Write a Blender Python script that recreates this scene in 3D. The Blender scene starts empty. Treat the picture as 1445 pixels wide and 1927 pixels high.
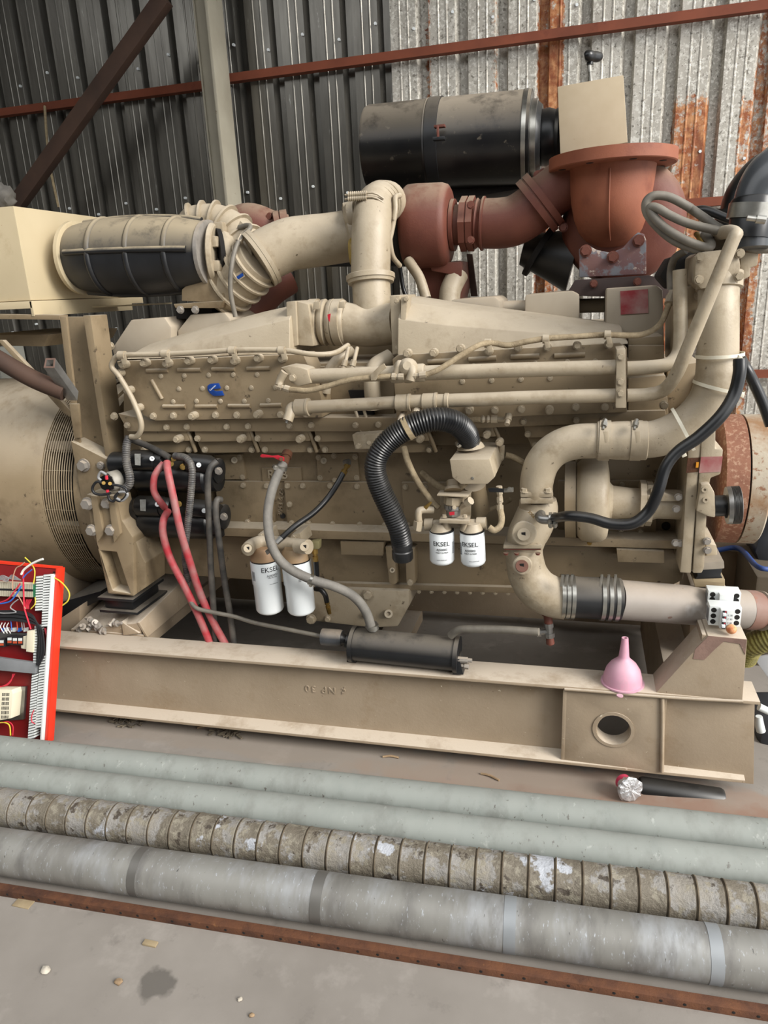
import bpy, bmesh, math, random
from mathutils import Vector, Matrix
random.seed(7)
SC = bpy.context.scene
COL = SC.collection
# ------------------------------------------------------------------ camera
IW, IH, FPX = 1445, 1927, 1338.0
CAM = Vector((0.0, 0.0, 1.65))
RX = Vector((0.96506286, 0.03421085, -0.25977546))
RY = Vector((0.25795527, -0.29797452, 0.91905945))
RZ = Vector((-0.04596466, -0.95396059, -0.29638901))
FWD = Vector((RX.z, RY.z, RZ.z))
cd = bpy.data.cameras.new('camera'); cam = bpy.data.objects.new('camera', cd); COL.objects.link(cam)
cd.sensor_fit = 'VERTICAL'; cd.sensor_height = 36.0; cd.lens = FPX / IH * 36.0
cd.clip_start = 0.02; cd.clip_end = 200
cam.matrix_world = Matrix(((RX.x, -RX.y, -RX.z, CAM.x), (RY.x, -RY.y, -RY.z, CAM.y), (RZ.x, -RZ.y, -RZ.z, CAM.z), (0, 0, 0, 1)))
SC.camera = cam
# ------------------------------------------------------------------ light
world = bpy.data.worlds.new('world'); SC.world = world; world.use_nodes = True
bg = world.node_tree.nodes['Background']
bg.inputs[0].default_value = (0.97, 0.985, 1.0, 1); bg.inputs[1].default_value = 1.7
sd = bpy.data.lights.new('sun', 'SUN'); sd.energy = 4.0; sd.angle = math.radians(28); sd.color = (1, .96, .9)
sun = bpy.data.objects.new('sun', sd); COL.objects.link(sun)
sun.rotation_euler = Vector((-0.80, 0.33, -0.50)).to_track_quat('-Z', 'Y').to_euler()
SC.view_settings.view_transform = 'Standard'; SC.view_settings.look = 'None'
SC.view_settings.exposure = 0.25; SC.view_settings.gamma = 1.0
SC.view_settings.use_curve_mapping = False
# ------------------------------------------------------------------ helpers
def ray(px, py):
    v = Vector((px - IW / 2, py - IH / 2, FPX))
    return Vector((RX.dot(v), RY.dot(v), RZ.dot(v)))
def P(px, py, Y):
    d = ray(px, py); return CAM + d * (Y / d.y)
def PZ(px, py, z):
    d = ray(px, py); return CAM + d * ((z - CAM.z) / d.z)
def PX(px, py, x):
    d = ray(px, py); return CAM + d * (x / d.x)
def pt(p): return p if isinstance(p, Vector) else P(p[0], p[1], p[2])
def mp(v): return (v - CAM).dot(FWD) / FPX
def lin(c):
    if isinstance(c, str): c = tuple(int(c[i:i + 2], 16) / 255 for i in (0, 2, 4))
    return tuple((x / 12.92 if x <= .04045 else ((x + .055) / 1.055) ** 2.4) for x in c) + (1.0,)
MATS = {}
def M(name, c, c2=None, sc=5.0, rough=.6, metal=0.0, dust=0.0, dustc='b3a28c', spots=(), bump=0.0, bsc=60.0, stretch=(1, 1, 1), coat=0, dlo=.25, dhi=.9):
    m = bpy.data.materials.new(name); m.use_nodes = True; nt = m.node_tree; N = nt.nodes; L = nt.links
    b = N['Principled BSDF']; tc = N.new('ShaderNodeTexCoord'); mpn = N.new('ShaderNodeMapping'); mpn.inputs['Scale'].default_value = stretch
    L.new(tc.outputs['Object'], mpn.inputs['Vector']); vec = mpn.outputs['Vector']
    def noise(s, d=4, r=.6):
        n = N.new('ShaderNodeTexNoise'); n.inputs['Scale'].default_value = s; n.inputs['Detail'].default_value = d; n.inputs['Roughness'].default_value = r
        L.new(vec, n.inputs['Vector']); return n.outputs['Fac']
    def rng(x, lo, hi):
        n = N.new('ShaderNodeMapRange'); n.inputs['From Min'].default_value = lo; n.inputs['From Max'].default_value = hi
        L.new(x, n.inputs['Value']); return n.outputs['Result']
    def mix(f, a, bb):
        n = N.new('ShaderNodeMix'); n.data_type = 'RGBA'
        if isinstance(f, float): n.inputs[0].default_value = f
        else: L.new(f, n.inputs[0])
        for s, v in ((n.inputs[6], a), (n.inputs[7], bb)):
            if isinstance(v, tuple): s.default_value = v
            else: L.new(v, s)
        return n.outputs[2]
    def mul(a, v):
        n = N.new('ShaderNodeMath'); n.operation = 'MULTIPLY'; L.new(a, n.inputs[0])
        if isinstance(v, float): n.inputs[1].default_value = v
        else: L.new(v, n.inputs[1])
        return n.outputs[0]
    col = lin(c)
    if c2: col = mix(rng(noise(sc), .35, .68), col, lin(c2))
    for (scol, ssc, lo, hi) in spots:
        col = mix(rng(noise(ssc, 5, .65), lo, hi), col, lin(scol))
    r = None
    if dust:
        g = N.new('ShaderNodeNewGeometry'); sx = N.new('ShaderNodeSeparateXYZ'); L.new(g.outputs['Normal'], sx.inputs[0])
        up = rng(sx.outputs['Z'], dlo, dhi)
        f = mul(mul(up, rng(noise(9.0, 6, .7), .22, .5)), dust)
        col = mix(f, col, lin(dustc))
        rr = N.new('ShaderNodeMix'); rr.data_type = 'FLOAT'; L.new(f, rr.inputs[0]); rr.inputs[2].default_value = rough; rr.inputs[3].default_value = .95
        L.new(rr.outputs[0], b.inputs['Roughness'])
        if metal:
            mm = N.new('ShaderNodeMix'); mm.data_type = 'FLOAT'; L.new(f, mm.inputs[0]); mm.inputs[2].default_value = metal; mm.inputs[3].default_value = 0
            L.new(mm.outputs[0], b.inputs['Metallic'])
    if isinstance(col, tuple): b.inputs['Base Color'].default_value = col
    else: L.new(col, b.inputs['Base Color'])
    if not dust: b.inputs['Roughness'].default_value = rough; b.inputs['Metallic'].default_value = metal
    if coat: b.inputs['Coat Weight'].default_value = coat
    if bump:
        bp = N.new('ShaderNodeBump'); bp.inputs['Strength'].default_value = bump; bp.inputs['Distance'].default_value = .01
        L.new(noise(bsc, 5, .7), bp.inputs['Height']); L.new(bp.outputs[0], b.inputs['Normal'])
    MATS[name] = m; return m
beige = M('beige_paint', '8b7b62', '7e6e56', 3, .48, dust=.7, dustc='b3a896', spots=(('665640', 7, .52, .78), ('4f4334', 26, .64, .7)), bump=.05, bsc=90)
beige2 = M('beige_cast', 'a79a84', '968974', 4, .45, dust=.5, dustc='b9ae9d', spots=(('7f7058', 10, .52, .75), ('5f5342', 34, .66, .71)), bump=.12, bsc=120)
framep = M('frame_paint', '9c8c77', '8d7d68', 3, .7, dust=.85, dustc='b9ad9d', spots=(('857259', 5, .55, .75), ('c9bda8', 40, .68, .72), ('5a4636', 55, .7, .73)), bump=.1, bsc=70)
primer = M('bare_primer', '8a6f63', '6d564c', 9, .75, spots=(('a99c8f', 14, .6, .68),), bump=.15)
boxp = M('box_paint', 'bdae90', 'b2a384', 2, .5, spots=(('a39071', 9, .58, .8), ('8a5a3a', 50, .73, .75)))
rocker = M('rocker_grey', 'a99e8d', '9c907e', 4, .6, dust=.4)
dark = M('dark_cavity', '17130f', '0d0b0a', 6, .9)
rubber = M('black_rubber', '131416', '1e1f21', 8, .42, dust=.5, dustc='80776a', dlo=.2, dhi=.9)
bootm = M('dusty_boot', '17181a', '232427', 8, .42, dust=.9, dustc='9d9078', dlo=.0, dhi=.75)
rubber2 = M('black_hose', '0f1012', '1a1b1d', 8, .32, dust=.18, dustc='5f594f')
cleanerm = M('air_filter_black', '0d0d0f', '1c1b1a', 6, .3, dust=.85, dustc='877d6e', spots=(('4c463d', 30, .62, .7),), dlo=.0, dhi=.8)
greyhose = M('grey_hose', '77736c', '5c5954', 14, .7, bump=.2, bsc=150)
greyhose2 = M('grey_cable', '7d776c', '5a554d', 10, .55)
braid = M('braided_hose', 'a8977a', '84745a', 40, .7, bump=.5, bsc=300)
redcable = M('red_cable', 'a32d36', '9a6a68', 14, .6)
blackcable = M('black_cable', '2b2a29', '59544d', 12, .6)
harness = M('corrugated_harness', '39383a', '66625c', 30, .5)
rusty = M('red_oxide', '69392b', '5a2e22', 6, .6, dust=.7, dustc='938370', spots=(('5b2c22', 8, .58, .78),), bump=.12, bsc=140)
orangerust = M('exhaust_oxide', '8c5239', '7d442d', 5, .65, spots=(('6d3624', 10, .55, .8), ('9c6450', 18, .66, .76)), bump=.12, bsc=200)
rust = M('rust', '4f2f1d', '623c23', 20, .85, spots=(('30190e', 12, .5, .75), ('7a5231', 35, .64, .72)), bump=.3, bsc=160)
girtm = M('girt_oxide', '7c4029', '683420', 4, .8, spots=(('5c2a18', 10, .6, .8),))
bracem = M('brace_brown', '4a3529', '39281f', 5, .8)
damperm = M('damper_rust', '855a45', '784e3b', 14, .75, spots=(('9c7c66', 70, .52, .62),), bump=.15)
damperm2 = M('damper_pale', 'a9a090', '978a76', 9, .7, spots=(('7f5a42', 45, .56, .63), ('8a6a4c', 5, .5, .68)), bump=.12)
galv = M('galvanised_dark', '75726b', '615e58', 3, .25, metal=.7, spots=(('a9a8a2', 5, .66, .72),), stretch=(6, 6, 1), bump=.05, bsc=12)
steelz = M('zinc_steel', '9c9b98', '7c7a76', 12, .35, metal=.85, spots=(('6d6153', 20, .62, .75),))
clampm = M('clamp_steel', 'b9b7b0', '95928a', 15, .3, metal=.9)
boltm = M('dusty_bolt', 'a39d95', '85807a', 20, .5, metal=.4, dust=.5)
brass = M('brass', 'a08348', '7e6536', 20, .4, metal=.8)
white = M('white_paint', 'dfe3e4', 'd3d8da', 3, .28, coat=.3)
whitep = M('white_plastic', 'd9dcda', 'c8ccca', 6, .45)
greyp = M('grey_plastic', '7e8082', '6d6f71', 6, .55)
creamp = M('cream_plastic', 'd8d0b8', None, 3, .5)
pink = M('pink_plastic', 'cc9aac', 'c38d9f', 9, .5, dust=.35, dustc='cdb3bb', spots=(('b8929d', 14, .55, .7),))
redpanel = M('red_panel', '7d1517', '6a1012', 5, .45)
redbright = M('red_edge', 'd8361d', 'cf2f18', 6, .45)
redhandle = M('red_handle', 'b32433', None, 5, .4)
blue = M('emblem_blue', '17418f', '123675', 20, .4)
printk = M('black_print', '1a1a1c', None, 5, .6)
printg = M('grey_print', '6d6f72', None, 5, .6)
greenp = M('green_plastic', '2c7d55', None, 5, .5)
foil = M('foil', 'dcdddf', 'c4c6c9', 30, .3, metal=.7, bump=.5, bsc=60)
goldhose = M('yellow_hose', '8d8443', '6d6637', 30, .6, bump=.5, bsc=200)
seamm = M('seam_dirt', '4a4033', '6a5f4e', 30, .9)
wood = M('wood', '9a8a6c', '84745a', 12, .8, stretch=(1, 1, 8))
pipeg = M('green_grey_pipe', '848984', '797e79', 3, .5, dust=.4, dustc='93958f', spots=(('6d706b', 8, .5, .68), ('4a4540', 34, .64, .675), ('a0a39e', 22, .63, .72), ('3f3a36', 12, .71, .73)), stretch=(1.5, 1, 1))
pipecr = M('crusted_pipe', '7b766d', '8a8c90', 7, .65, metal=.1, spots=(('665f53', 7, .46, .5), ('7d7769', 34, .53, .6), ('9fa2a8', 6, .6, .63), ('40382f', 20, .59, .64)), bump=.7, bsc=45)
pipez = M('galvanised_pipe', '85847f', '73716c', 2.5, .55, metal=.25, spots=(('9c9fa2', 2.0, .5, .72), ('666461', 5, .5, .72), ('a9aeb4', 50, .61, .72), ('4c4a47', 30, .68, .71)), stretch=(3, 1, 1))
pipeband = M('pipe_band', '8f9396', '7f8386', 5, .5, metal=.25)
pipedark = M('pipe_band_dark', '6f6d69', '62605c', 5, .5, metal=.4)
columnm = M('column_paint', 'a8a291', '989180', 3, .6, spots=(('6f5c45', 25, .68, .72),))
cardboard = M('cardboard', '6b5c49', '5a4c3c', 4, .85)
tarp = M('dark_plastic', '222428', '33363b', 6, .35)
yellow = M('yellow_wire', 'c9b93a', None, 5, .5); wred = M('red_wire', 'c02a3c', None, 5, .5); wblue = M('blue_wire', '2a63b8', None, 5, .5)
wgrey = M('grey_wire', '8b8b8b', None, 5, .5); wblack = M('black_wire', '1d1d1f', None, 5, .5); wwhite = M('white_wire', 'd8d6cf', None, 5, .5); wtan = M('tan_wire', 'b08a72', None, 5, .5)
orangep = M('orange_plastic', 'b0482a', None, 5, .5)
ballm = M('rusty_ball', 'b5653c', 'd8a777', 60, .7)
redlabel = M('red_label', '8f2f35', 'a58680', 10, .6)
stickerm = M('grey_sticker', '9b9b97', '85857f', 60, .6)
goldm = M('gold_gasket', '9d8440', '75602c', 30, .5)

W0 = {}
def _link(o, parent):
    COL.objects.link(o)
    if parent is not None:
        o.parent = parent
        if parent.name in W0: o.matrix_parent_inverse = Matrix.Translation(-W0[parent.name])
    return o
def thing(name, label, cat, loc, group=None, kind=None):
    o = bpy.data.objects.new(name, None); COL.objects.link(o); loc = pt(loc); o.location = loc; o.empty_display_size = .05
    W0[o.name] = loc.copy()
    if label: o['label'] = label
    if cat: o['category'] = cat
    if group: o['group'] = group
    if kind: o['kind'] = kind
    return o
def tag(o, label, cat, group=None):
    o['label'] = label; o['category'] = cat
    if group: o['group'] = group
    return o
def finish(name, bm, mat, parent=None, ang=38, smooth=True):
    bmesh.ops.recalc_face_normals(bm, faces=bm.faces)
    me = bpy.data.meshes.new(name); bm.to_mesh(me); bm.free()
    if smooth:
        me.polygons.foreach_set('use_smooth', [True] * len(me.polygons)); me.set_sharp_from_angle(angle=math.radians(ang))
    if isinstance(mat, (list, tuple)):
        for x in mat: me.materials.append(x)
    else: me.materials.append(mat)
    return _link(bpy.data.objects.new(name, me), parent)
def frame(t):
    t = t.normalized(); a = Vector((0, 0, 1)) if abs(t.z) < .9 else Vector((1, 0, 0))
    u = t.cross(a).normalized(); return t, u, t.cross(u).normalized()
def cr(pts, sub):
    if len(pts) < 3: return [pts[0].lerp(pts[-1], i / sub) for i in range(sub + 1)]
    q = [pts[0] * 2 - pts[1]] + pts + [pts[-1] * 2 - pts[-2]]; out = []
    for i in range(1, len(q) - 2):
        a, b, c, d = q[i - 1:i + 3]
        for k in range(sub):
            t = k / sub
            out.append(.5 * ((2 * b) + (c - a) * t + (2 * a - 5 * b + 4 * c - d) * t * t + (3 * b - a - 3 * c + d) * t ** 3))
    out.append(pts[-1]); return out
def tube_bm(bm, path, rad, n=12, caps=True):
    t0 = (path[1] - path[0]); _, u, v = frame(t0); rings = []
    for i, p in enumerate(path):
        t = (path[min(i + 1, len(path) - 1)] - path[max(i - 1, 0)]).normalized()
        u = (u - t * u.dot(t)).normalized(); v = t.cross(u)
        rings.append([bm.verts.new(p + (u * math.cos(2 * math.pi * k / n) + v * math.sin(2 * math.pi * k / n)) * rad[i]) for k in range(n)])
    for a, b in zip(rings, rings[1:]):
        for k in range(n): bm.faces.new((a[k], a[(k + 1) % n], b[(k + 1) % n], b[k]))
    if caps: bm.faces.new(rings[0][::-1]); bm.faces.new(rings[-1])
def TUBE(name, mat, parent, pts, r=None, n=12, sub=6, caps=True, corr=None, rm=None):
    w = [pt(p) for p in pts]
    rad = [(rm if rm else (p[3] if (not isinstance(p, Vector) and len(p) > 3) else r) * mp(q)) for p, q in zip(pts, w)]
    path = cr([Vector((*a, 0)) if False else a for a in w], sub)
    rr = [x.x for x in cr([Vector((x, 0, 0)) for x in rad], sub)] if len(rad) > 1 else rad
    if corr:
        pitch, amp = corr; L = [0]
        for a, b in zip(path, path[1:]): L.append(L[-1] + (b - a).length)
        cnt = max(8, int(L[-1] / pitch * 4)); np_, nr = [], []; j = 0
        for i in range(cnt + 1):
            s = L[-1] * i / cnt
            while j < len(L) - 2 and L[j + 1] < s: j += 1
            f = (s - L[j]) / max(1e-9, L[j + 1] - L[j]); np_.append(path[j].lerp(path[j + 1], f))
            nr.append((rr[j] * (1 - f) + rr[j + 1] * f) * (1 + amp * (1, .3, -1, .3)[i % 4]))
        path, rr = np_, nr
    bm = bmesh.new(); tube_bm(bm, path, rr, n, caps); return finish(name, bm, mat, parent, 50)
def LATHE(name, mat, parent, a, b, prof, n=28, ang=32, ov=None, cap=True):
    a = pt(a); b = pt(b); ax = b - a; t, u, v = frame(ov if ov else ax); k = mp((a + b) / 2); bm = bmesh.new(); rings = []
    for (s, r) in prof:
        c = a + ax * s
        rings.append([bm.verts.new(c + (u * math.cos(2 * math.pi * i / n) + v * math.sin(2 * math.pi * i / n)) * max(r * k, 1e-4)) for i in range(n)])
    for p, q in zip(rings, rings[1:]):
        for i in range(n): bm.faces.new((p[i], p[(i + 1) % n], q[(i + 1) % n], q[i]))
    if cap: bm.faces.new(rings[0][::-1]); bm.faces.new(rings[-1])
    return finish(name, bm, mat, parent, ang)
def bev(bm, w, seg=2):
    if w: bmesh.ops.bevel(bm, geom=[e for e in bm.edges if len(e.link_faces) == 2 and e.calc_face_angle(0) > .4], offset=w, segments=seg, affect='EDGES', profile=.6, clamp_overlap=True)
def PRISM(name, mat, parent, poly, Y0, dep, bw=.003, hole=None, dirv=None):
    dv = dirv if dirv else Vector((0, dep, 0)); bm = bmesh.new()
    f = [bm.verts.new(pt(p) if isinstance(p, Vector) else P(p[0], p[1], Y0)) for p in poly]
    if not hole:
        bm.faces.new(f)
    else:
        h = [bm.verts.new(pt(p) if isinstance(p, Vector) else P(p[0], p[1], Y0)) for p in hole]
        ed = [bm.edges.new((l[i], l[(i + 1) % len(l)])) for l in (f, h) for i in range(len(l))]
        bmesh.ops.triangle_fill(bm, use_beauty=True, edges=ed)
    r = bmesh.ops.extrude_face_region(bm, geom=list(bm.faces))
    bmesh.ops.translate(bm, verts=[x for x in r['geom'] if isinstance(x, bmesh.types.BMVert)], vec=dv)
    bmesh.ops.recalc_face_normals(bm, faces=bm.faces)
    bev(bm, bw); return finish(name, bm, mat, parent)
def BOX(name, mat, parent, x0, x1, y0, y1, z0, z1, bw=.003, rot=None):
    bm = bmesh.new(); bmesh.ops.create_cube(bm, size=1)
    c = Vector(((x0 + x1) / 2, (y0 + y1) / 2, (z0 + z1) / 2)); s = Vector((abs(x1 - x0), abs(y1 - y0), abs(z1 - z0)))
    for v in bm.verts: v.co = Vector((v.co.x * s.x, v.co.y * s.y, v.co.z * s.z))
    bev(bm, bw)
    if rot is not None: bmesh.ops.transform(bm, matrix=rot, verts=bm.verts)
    bmesh.ops.translate(bm, verts=bm.verts, vec=c); return finish(name, bm, mat, parent)
def PB(name, mat, parent, px0, py0, px1, py1, Y0, dep, bw=.003):
    return PRISM(name, mat, parent, [(px0, py0), (px1, py0), (px1, py1), (px0, py1)], Y0, dep, bw)
def LOFT(name, mat, parent, secs, bw=.006):
    bm = bmesh.new(); rs = [[bm.verts.new(p) for p in s] for s in secs]; n = len(rs[0])
    for a, b in zip(rs, rs[1:]):
        for i in range(n): bm.faces.new((a[i], a[(i + 1) % n], b[(i + 1) % n], b[i]))
    bm.faces.new(rs[0][::-1]); bm.faces.new(rs[-1]); bmesh.ops.recalc_face_normals(bm, faces=bm.faces); bev(bm, bw, 3); return finish(name, bm, mat, parent)
_sh = {}
def shared(kind):
    if kind in _sh: return _sh[kind]
    bm = bmesh.new()
    def cyl(r0, r1, y0, y1, n):
        a = [bm.verts.new((r0 * math.cos(2 * math.pi * i / n), y0, r0 * math.sin(2 * math.pi * i / n))) for i in range(n)]
        b = [bm.verts.new((r1 * math.cos(2 * math.pi * i / n), y1, r1 * math.sin(2 * math.pi * i / n))) for i in range(n)]
        for i in range(n): bm.faces.new((a[i], a[(i + 1) % n], b[(i + 1) % n], b[i]))
        bm.faces.new(a); bm.faces.new(b)
    if kind == 'bolt': cyl(1.25, 1.25, 0, -.3, 14); cyl(1, .95, -.3, -1.1, 6)
    elif kind == 'boss': cyl(1.25, 1.25, 0, -2.2, 14); cyl(1.15, 1.15, -2.2, -2.6, 14); cyl(.9, .85, -2.6, -3.3, 6)
    elif kind == 'stud': cyl(1.2, 1, 0, -.5, 10); cyl(.55, .5, -.5, -.7, 8)
    elif kind == 'ringbolt': cyl(1.5, 1.5, .0, -.1, 16); cyl(1, .95, -.1, -.6, 6)
    bmesh.ops.recalc_face_normals(bm, faces=bm.faces)
    me = bpy.data.meshes.new(kind); bm.to_mesh(me); bm.free()
    _sh[kind] = me; return me
_shm = {}
def BOLT(parent, p, r=7, kind='bolt', mat=None, name='bolt', rot=None):
    mat = mat or beige2; key = (kind, mat.name)
    if key not in _shm:
        me = shared(kind).copy(); me.materials.append(mat); _shm[key] = me
    o = bpy.data.objects.new(name, _shm[key]); w = pt(p); s = r * mp(w); _link(o, parent)
    o.location = w; o.scale = (s, s, s)
    if rot: o.rotation_euler = rot
    else: o.rotation_euler = (0, random.random(), 0)
    return o
def TEXT(name, body, mat, parent, fmap, size, depth=.0006, space=1.0, sx=1.0):
    c = bpy.data.curves.new(name, 'FONT'); c.body = body; c.size = size; c.align_x = 'CENTER'; c.align_y = 'CENTER'; c.extrude = depth; c.space_character = space; c.resolution_u = 3
    o = bpy.data.objects.new(name, c); COL.objects.link(o); dg = bpy.context.evaluated_depsgraph_get()
    me = bpy.data.meshes.new_from_object(o.evaluated_get(dg)); bpy.data.objects.remove(o)
    for v in me.vertices: v.co = fmap(v.co.x * sx, v.co.y, v.co.z)
    me.materials.clear(); me.materials.append(mat)
    return _link(bpy.data.objects.new(name, me), parent)
def flatmap(p, rot=0.0, right=Vector((1, 0, 0)), up=Vector((0, 0, 1))):
    p = pt(p); r = right * math.cos(rot) + up * math.sin(rot); u = up * math.cos(rot) - right * math.sin(rot); nrm = r.cross(u)
    return lambda x, y, z: p + r * x + u * y + nrm * z
def BAND(name, mat, parent, c, axis, r, w, th=2.0, screw=None):
    """hose clamp: band of radius r px and width w px around axis, with a worm-screw block"""
    c = pt(c); ax = axis.normalized(); k = mp(c); h = ax * (w * k / 2)
    o = LATHE(name, mat, parent, c - h, c + h, [(0, r), (0, r + th), (1, r + th), (1, r)], 32)
    if screw is not None:
        _, u, v = frame(ax); d = (u * math.cos(screw) + v * math.sin(screw)); q = c + d * ((r + th + 2) * k); s = ax.cross(d)
        LATHE('clamp_screw', mat, o, q - s * (8 * k), q + s * (8 * k), [(0, 3), (.25, 3), (.25, 5), (.8, 5), (.8, 3.6), (1, 3.6)], 10)
    return o
def stripbm(bm, A, B, prof):
    """sweep closed profile [(dy,z)] from A=(x,y) to B=(x,y)"""
    a = [bm.verts.new((A[0], A[1] + dy, z)) for dy, z in prof]; b = [bm.verts.new((B[0], B[1] + dy, z)) for dy, z in prof]; n = len(prof)
    for i in range(n): bm.faces.new((a[i], a[(i + 1) % n], b[(i + 1) % n], b[i]))
    bm.faces.new(a[::-1]); bm.faces.new(b)
def SWEEP(name, mat, parent, A, B, prof, bw=.002):
    bm = bmesh.new(); stripbm(bm, A, B, prof); bmesh.ops.recalc_face_normals(bm, faces=bm.faces); bev(bm, bw); return finish(name, bm, mat, parent)
def rect(d0, d1, z0, z1): return [(d0, z0), (d1, z0), (d1, z1), (d0, z1)]
def circ(cx, cy, rx, ry, n=20, a0=0): return [(cx + rx * math.cos(a0 + 2 * math.pi * i / n), cy + ry * math.sin(a0 + 2 * math.pi * i / n)) for i in range(n)]
# ------------------------------------------------------------------ setting
WY = 4.3
def floor_mat():
    m = M('concrete', '857f78', '767069', 2.2, .85, spots=(('918b84', 5, .55, .75), ('655f59', 9, .6, .78), ('5f5850', 90, .72, .74)), bump=.08, bsc=60)
    nt = m.node_tree; N = nt.nodes; L = nt.links; b = N['Principled BSDF']; src = b.inputs['Base Color'].links[0].from_socket
    g = N.new('ShaderNodeNewGeometry')
    def blob(col, c, rx, ry, amt, scale=9):
        nonlocal src
        n = N.new('ShaderNodeTexNoise'); n.inputs['Scale'].default_value = scale; n.inputs['Detail'].default_value = 4; L.new(g.outputs['Position'], n.inputs['Vector'])
        s = N.new('ShaderNodeVectorMath'); s.operation = 'SUBTRACT'; L.new(g.outputs['Position'], s.inputs[0]); s.inputs[1].default_value = c
        d = N.new('ShaderNodeVectorMath'); d.operation = 'MULTIPLY'; L.new(s.outputs[0], d.inputs[0]); d.inputs[1].default_value = (1 / rx, 1 / ry, 0)
        ln = N.new('ShaderNodeVectorMath'); ln.operation = 'LENGTH'; L.new(d.outputs[0], ln.inputs[0])
        ad = N.new('ShaderNodeMath'); ad.operation = 'MULTIPLY_ADD'; L.new(n.outputs['Fac'], ad.inputs[0]); ad.inputs[1].default_value = 1.4; L.new(ln.outputs['Value'], ad.inputs[2])
        r = N.new('ShaderNodeMapRange'); L.new(ad.outputs[0], r.inputs['Value']); r.inputs['From Min'].default_value = 1.75; r.inputs['From Max'].default_value = 1.45; r.inputs['To Max'].default_value = amt
        x = N.new('ShaderNodeMix'); x.data_type = 'RGBA'; L.new(r.outputs[0], x.inputs[0]); L.new(src, x.inputs[6]); x.inputs[7].default_value = lin(col); src = x.outputs[2]
    blob('4d4944', PZ(295, 1853, 0), .05, .05, .75, 20)
    blob('8a6f5c', PZ(1150, 1500, 0), .9, .16, .5)
    blob('7d5540', PZ(1330, 1540, 0), .35, .1, .4, 14)
    blob('857a6e', PZ(500, 1400, 0), 1.6, .09, .6)
    L.new(src, b.inputs['Base Color']); return m
def struct(o): o['kind'] = 'structure'; return o
struct(BOX('floor', floor_mat(), None, -7, 5, -6, 4.45, -.1, 0, 0))
roofm = M('roof_sheet', '4a4a48', '3c3c3a', 3, .7)
struct(BOX('shade_roof', roofm, None, -7, 1.5, 1.3, 4.5, 4.6, 4.7, 0))  # unseen roof, put in for shade; edges cut back to let sky light in
struct(BOX('shade_wall_left', roofm, None, -5.6, -5.5, -6, 4.4, 0, 4.6, 0))  # unseen wall put in to shade and darken the left side
struct(BOX('sky_block_wall', roofm, None, -5.5, 3.2, -4.1, -4.0, 0, 5.2, 0))  # unseen yard wall added to block low sky light from behind the camera

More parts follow.
